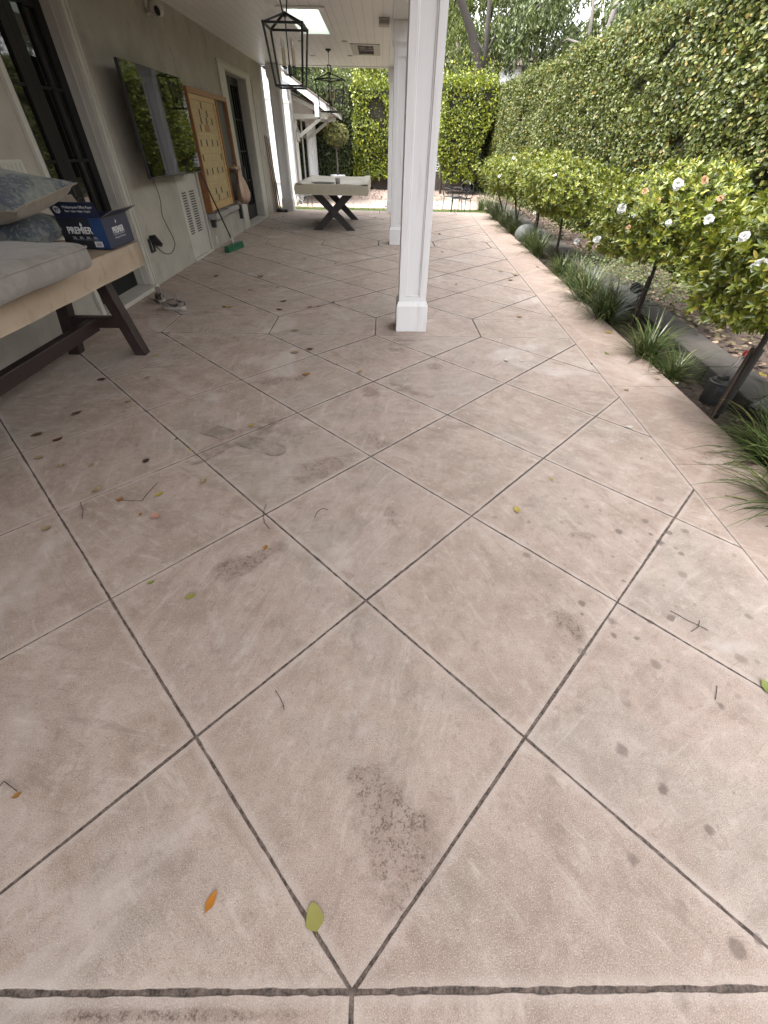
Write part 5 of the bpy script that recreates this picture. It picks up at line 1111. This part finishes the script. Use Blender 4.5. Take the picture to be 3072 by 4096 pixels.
tree('light green weeping tree behind the far hedge, above the cream covered table',-.8,29,7,[[(0,0,0),(0,0,3),(.3,0,6)]],clumps(17,0,0,4.4,3.6,1.2,1.6,.7,1.2,9),'lf_willow',19000,.16,85)
tree('dark tree filling the view between the guest house roof and the porch ceiling',-4.2,28,8,[[(0,0,0),(0,0,3),(.3,0,6)]],clumps(12,0,0,4.6,2.2,1.2,1.8,.8,1.2,10),'lf_dark',14000,.16,86,weep=.6)
tree('pale yellow-green tree glimpsed at the far right behind the leaning trunk',5.6,34,10,[[(0,0,0),(0,0,4),(.3,0,8)]],clumps(16,-1.6,0,7.4,4.2,1.4,2.0,.9,1.5,11),'lf_willow',18000,.2,87)
tree('dark tree behind the nearest column line at the back of the garden',1.2,31,9,[[(0,0,0),(0,0,3.5),(.2,0,7)]],clumps(13,.4,0,5.6,2.2,1.2,2.2,.8,1.3,12),'lf_dark',15000,.18,88)
# distant bank of foliage closing the view
n=26000; q=np.stack([rng.uniform(-30,34,n),rng.uniform(41,45,n),rng.uniform(0,6.5,n)],1); q[:,2]*=.7+.35*fnoise(q*[1,0,0],.5,4)
V,F=leaves(q,rnd(n)+[0,0,-.4],rnd(n),rng.uniform(.25,.6,n),1.0); quads('distant_foliage',V,F,['lf_willow'],label='distant bank of garden foliage closing off the view',cat='foliage',kind='stuff')
# ================================================================== FALLEN LEAVES, TWIGS
LV=[(-2.235, 2.818, 'r', 0.058), (-2.342, 2.512, 'r', 0.057), (-2.163, 2.456, 'r', 0.053), (-2.153, 2.237, 't', 0.05), (-1.955, 2.157, 't', 0.037), (-1.778, 2.168, 't', 0.035), (-1.622, 1.915, 't', 0.048), (-1.025, 2.013, 't', 0.047), (-1.237, 1.882, 'y', 0.04), (-1.438, 1.833, 'o', 0.034), (-1.186, 1.694, 'p', 0.053), (-1.266, 1.71, 'o', 0.02), (-1.716, 1.593, 't', 0.046), (-1.015, 1.242, 'g', 0.026), (-0.53, 1.47, 'o', 0.028), (-0.889, 2.674, 'y', 0.037), (-1.209, 2.341, 'y', 0.021), (-1.455, 2.217, 'b', 0.041), (-1.945, 3.022, 't', 0.047), (-2.056, 3.027, 't', 0.029), (-2.348, 3.404, 'b', 0.058), (-1.08, 0.404, 'o', 0.02), (-2.102, 3.951, 'y', 0.044), (-1.972, 3.464, 't', 0.037), (-1.855, 5.528, 'y', 0.071), (-1.91, 5.525, 'b', 0.049), (-0.861, 5.565, 'o', 0.063), (-0.737, 5.633, 't', 0.068), (-1.212, 5.45, 'b', 0.066), (-0.583, 5.8, 'b', 0.042), (-0.914, 4.71, 't', 0.079), (-1.487, 4.451, 't', 0.037), (-0.81, 4.077, 't', 0.078), (-0.671, 4.163, 'r', 0.057), (-0.623, 3.567, 'o', 0.058), (-0.15, 3.637, 't', 0.056), (-1.231, 5.797, 'b', 0.079), (-1.783, 6.344, 't', 0.049), (-2.479, 7.068, 'b', 0.075), (-1.807, 7.091, 'b', 0.092), (-1.428, 6.521, 't', 0.046), (-1.828, 3.97, 't', 0.038), (-2.232, 4.572, 't', 0.049), (-2.053, 5.306, 't', 0.051), (-0.378, 3.804, 't', 0.04), (-1.937, 3.017, 't', 0.034), (-1.354, 2.479, 'b', 0.022), (-1.461, 2.222, 'b', 0.034), (1.719, 5.305, 'o', 0.061), (2.597, 4.798, 'y', 0.077), (2.33, 4.168, 'g', 0.048), (1.259, 3.952, 'w', 0.052), (1.411, 3.949, 'w', 0.036), (1.426, 4.135, 'w', 0.02), (2.042, 7.132, 't', 0.063), (1.163, 6.816, 't', 0.04), (0.937, 3.897, 'b', 0.02), (0.482, 2.664, 'w', 0.02), (2.197, 7.453, 't', 0.098), (2.541, 3.574, 't', 0.039), (2.161, 3.343, 't', 0.048), (1.896, 2.716, 'w', 0.047), (2.401, 2.343, 't', 0.035), (2.423, 2.462, 'g', 0.03), (1.806, 2.31, 't', 0.022), (2.671, 3.488, 'w', 0.036), (2.075, 3.894, 'b', 0.029), (1.128, 2.072, 'y', 0.023), (0.828, 1.775, 'y', 0.045), (1.545, 0.753, 'g', 0.055), (1.379, 11.338, 'b', 0.11), (1.203, 9.26, 't', 0.11), (1.928, 10.362, 't', 0.06), (1.163, 6.821, 't', 0.041), (2.844, 12.047, 't', 0.089), (2.012, 7.709, 't', 0.073), (2.197, 7.531, 't', 0.084), (2.039, 7.125, 't', 0.074), (2.728, 8.08, 't', 0.062), (-1.327, 8.455, 'b', 0.055), (-1.804, 7.086, 'b', 0.1), (-2.025, 11.294, 'b', 0.07), (-0.157, 14.055, 'b', 0.088), (0.063, 13.572, 'b', 0.085), (-1.213, 12.451, 'b', 0.058), (-2.578, 11.751, 'b', 0.082), (-2.825, 13.301, 'b', 0.061), (-2.546, 12.385, 'b', 0.057), (-2.676, 13.829, 'b', 0.063), (-2.567, 13.605, 'b', 0.052), (-2.405, 11.893, 'b', 0.046), (-1.958, 14.433, 'b', 0.055), (-1.808, 14.586, 'b', 0.056), (-1.697, 14.602, 'b', 0.056), (-2.564, 13.15, 'b', 0.05), (-1.422, 6.493, 'b', 0.038), (-0.737, 8.072, 'b', 0.033), (0.252, 8.072, 't', 0.04), (-2.33, 9.118, 'b', 0.036)]
names=dict(r=('russet','small russet dry leaf lying on the patio'),t=('tan','small tan curled dry leaf lying on the patio'),y=('yellow','small yellow leaf lying on the patio'),o=('orange','small orange dry leaf lying on the patio'),b=('brown','small dark brown dry leaf lying on the patio'),p=('pink','single pink leaf lying flat on a slab in the left half of the patio'),g=('green','small green leaf lying on the patio'),w=('cream','small cream white petal lying on the patio'))
def fleaf(x,y,s,k,seed,ang=None,curl=None,wid=1.,n=6,z=.002,**tags):
    r=random.Random(seed); a=r.uniform(0,2*PI) if ang is None else ang; cu=r.uniform(.1,.55) if curl is None else curl; vs=[];fs=[]; fold=r.uniform(.1,.5) if curl is None else curl*.5
    for i in range(n+1):
        u=i/n; w=s*.30*wid*math.sin(PI*(u**.85))**.8*(1+.12*r.uniform(-1,1)) if 0<i<n else .0006; zz=cu*s*(2*u-1)**2*.35
        for v in (-1,-.5,0,.5,1):
            vs.append(((u-.5)*s,v*w,zz+abs(v)*w*fold*.6+.001))
    for i in range(n):
        for j in range(4): fs.append((i*5+j,i*5+j+1,(i+1)*5+j+1,(i+1)*5+j))
    m=MB().mat(k); m.add(vs,fs); m.tube([(-.5*s,0,cu*s*.6+.001),(-.62*s,.02*s,cu*s*.5+.002)],.0009,4)
    o=m.build('fallen_leaf',loc=(x,y,z),smooth=True,**tags); o.rotation_euler=(0,0,a); return o
LMK=[('by the foot of the near table leg',-2.2,4.0),('by the two sneakers',-2.4,5.3),('near the green broom head',-2.5,8.9),('near the cross-shaped mark',-.85,2.5),('left of the nearest column, on the plain band',-.8,5.2),('just in front of the nearest column',.3,4.0),('right of the nearest column',1.4,4.4),('under the cream covered table',-1.1,12.4),('along the far door sill',-2.6,12.8),('by the far white column beside the wall',-1.9,14.5),('near the second column',.4,8.2),('in the middle stretch between broom and column',-1.5,7.0),('on the far open part right of the columns',1.5,10.3),('on the border strip beside the grass clumps',2.3,3.0),('halfway along the border beside the big grass clumps',2.1,7.4),('left of the cross-shaped mark, by the table shadow',-2.15,2.5),('around the pink leaf on the left',-1.35,1.75),('on the near left slabs',-1.1,.5),('on the slabs right of the middle',1.1,1.7),('at the far border near the corner',2.8,11.5),('on the far slabs before the turf',-.1,13.8)]
cells={}
for i,(x,y,c,s) in enumerate(LV):
    k=min(range(len(LMK)),key=lambda q:math.hypot(LMK[q][1]-x,(LMK[q][2]-y)*.8)); cells.setdefault((c,k),[]).append(i)
LLAB={}
for (c,k),ids in cells.items():
    adj={'r':'russet dry leaf','t':'tan curled dry leaf','y':'small yellow leaf','o':'small orange dry leaf','b':'dark brown dry leaf','p':'pink flat leaf','g':'small green leaf','w':'cream white petal'}[c]; ids.sort(key=lambda q:LV[q][1]); n_=len(ids)
    for r_,q in enumerate(ids):
        pre='' if n_==1 else ('nearest ' if r_==0 else 'farthest ' if r_==n_-1 else 'second nearest ' if r_==1 else 'third nearest ' if r_==2 else 'fourth nearest ')
        LLAB[q]=(pre+adj+' '+LMK[k][0],n_)
for i,(x,y,c,s) in enumerate(LV):
    s=min(s*1.12,.08)
    fleaf(x+(.3*s),y,s*1.15,'fl_'+c,100+i,label=LLAB[i][0],cat='leaf' if c!='w' else 'petal',group=None if c=='p' else 'small %s %s on the patio'%(names[c][0],'leaves' if c!='w' else 'petals'))
fleaf(-.392,.161,.048,'fl_bigo',1,ang=R(68),curl=.12,wid=.75,label='narrow bright orange leaf lying on the slab nearest the viewer',cat='leaf')
fleaf(-.108,.130,.060,'fl_big',2,ang=R(108),curl=.06,wid=1.35,label='broad olive yellow leaf lying across the joint nearest the viewer',cat='leaf')
fleaf(-.795,1.165,.045,'fl_big',3,ang=R(20),curl=.15,wid=1.1,label='olive green leaf lying alone on a slab left of the middle of the patio',cat='leaf')
fleaf(3.22,3.30,.09,'fl_y',4,curl=.2,z=.17,label='yellow leaf resting on top of the concrete curb',cat='leaf')
fleaf(2.98,2.72,.09,'fl_y',5,curl=.2,z=.0,label='long yellow leaf on the soil by the black spotlight',cat='leaf')
TW=[[(-1.3, 1.825), (-1.293, 1.92), (-1.277, 1.997)], [(-1.64, 1.81), (-1.616, 1.771), (-1.593, 1.747), (-1.555, 1.672)], [(-0.589, 1.805), (-0.588, 1.727), (-0.565, 1.652), (-0.528, 1.606)], [(-0.298, 1.693), (-0.289, 1.746), (-0.262, 1.774), (-0.23, 1.761)], [(-0.329, 0.738), (-0.305, 0.708), (-0.29, 0.685), (-0.283, 0.666)], [(1.369, 1.104), (1.42, 1.054), (1.483, 1.005)], [(1.474, 1.054), (1.448, 1.021), (1.404, 0.998)], [(1.371, 0.761), (1.332, 0.709)], [(-1.145, 0.427), (-1.14, 0.442), (-1.082, 0.415)], [(-1.455, 1.833), (-1.372, 1.824), (-1.303, 1.823)]]
TL=('straight thin twig on the slab left of the pink leaf','short bent twig across the joint on the left side','curved twig crossing the joint left of the patio middle','hooked twig on the slab right of the crossing joints','short curved twig on the big slab just left of the middle','long thin straight twig on the right side of the patio','small curved twig lying across the long straight one','short twig near the right border of the patio','bent twig at the left border with an orange leaf bit','thin pale twig touching the straight dark one')
for i,p in enumerate(TW):
    m=MB().mat('bark'); pts=[]
    P=[Vector((a,b,.003)) for a,b in p]
    for k in range(len(P)-1):
        for u in (0,.5): pts.append(P[k].lerp(P[k+1],u)+Vector((0,0,.002*(u>0))))
    pts.append(P[-1]); m.tube(pts,.0013,5); m.build('twig',base=tuple(P[0]),label=TL[i],cat='twig')
# twigs across the soil by the canister
m=MB().mat('bark'); m.tube([(2.62,3.38,-.01),(2.72,3.42,.0),(2.80,3.40,-.015)],.005,6); m.tube([(2.66,3.30,-.012),(2.78,3.36,-.005)],.004,6); m.build('root_twig',base=(2.7,3.4,-.03),label='forked bare root twig on the soil beside the canister',cat='twig')
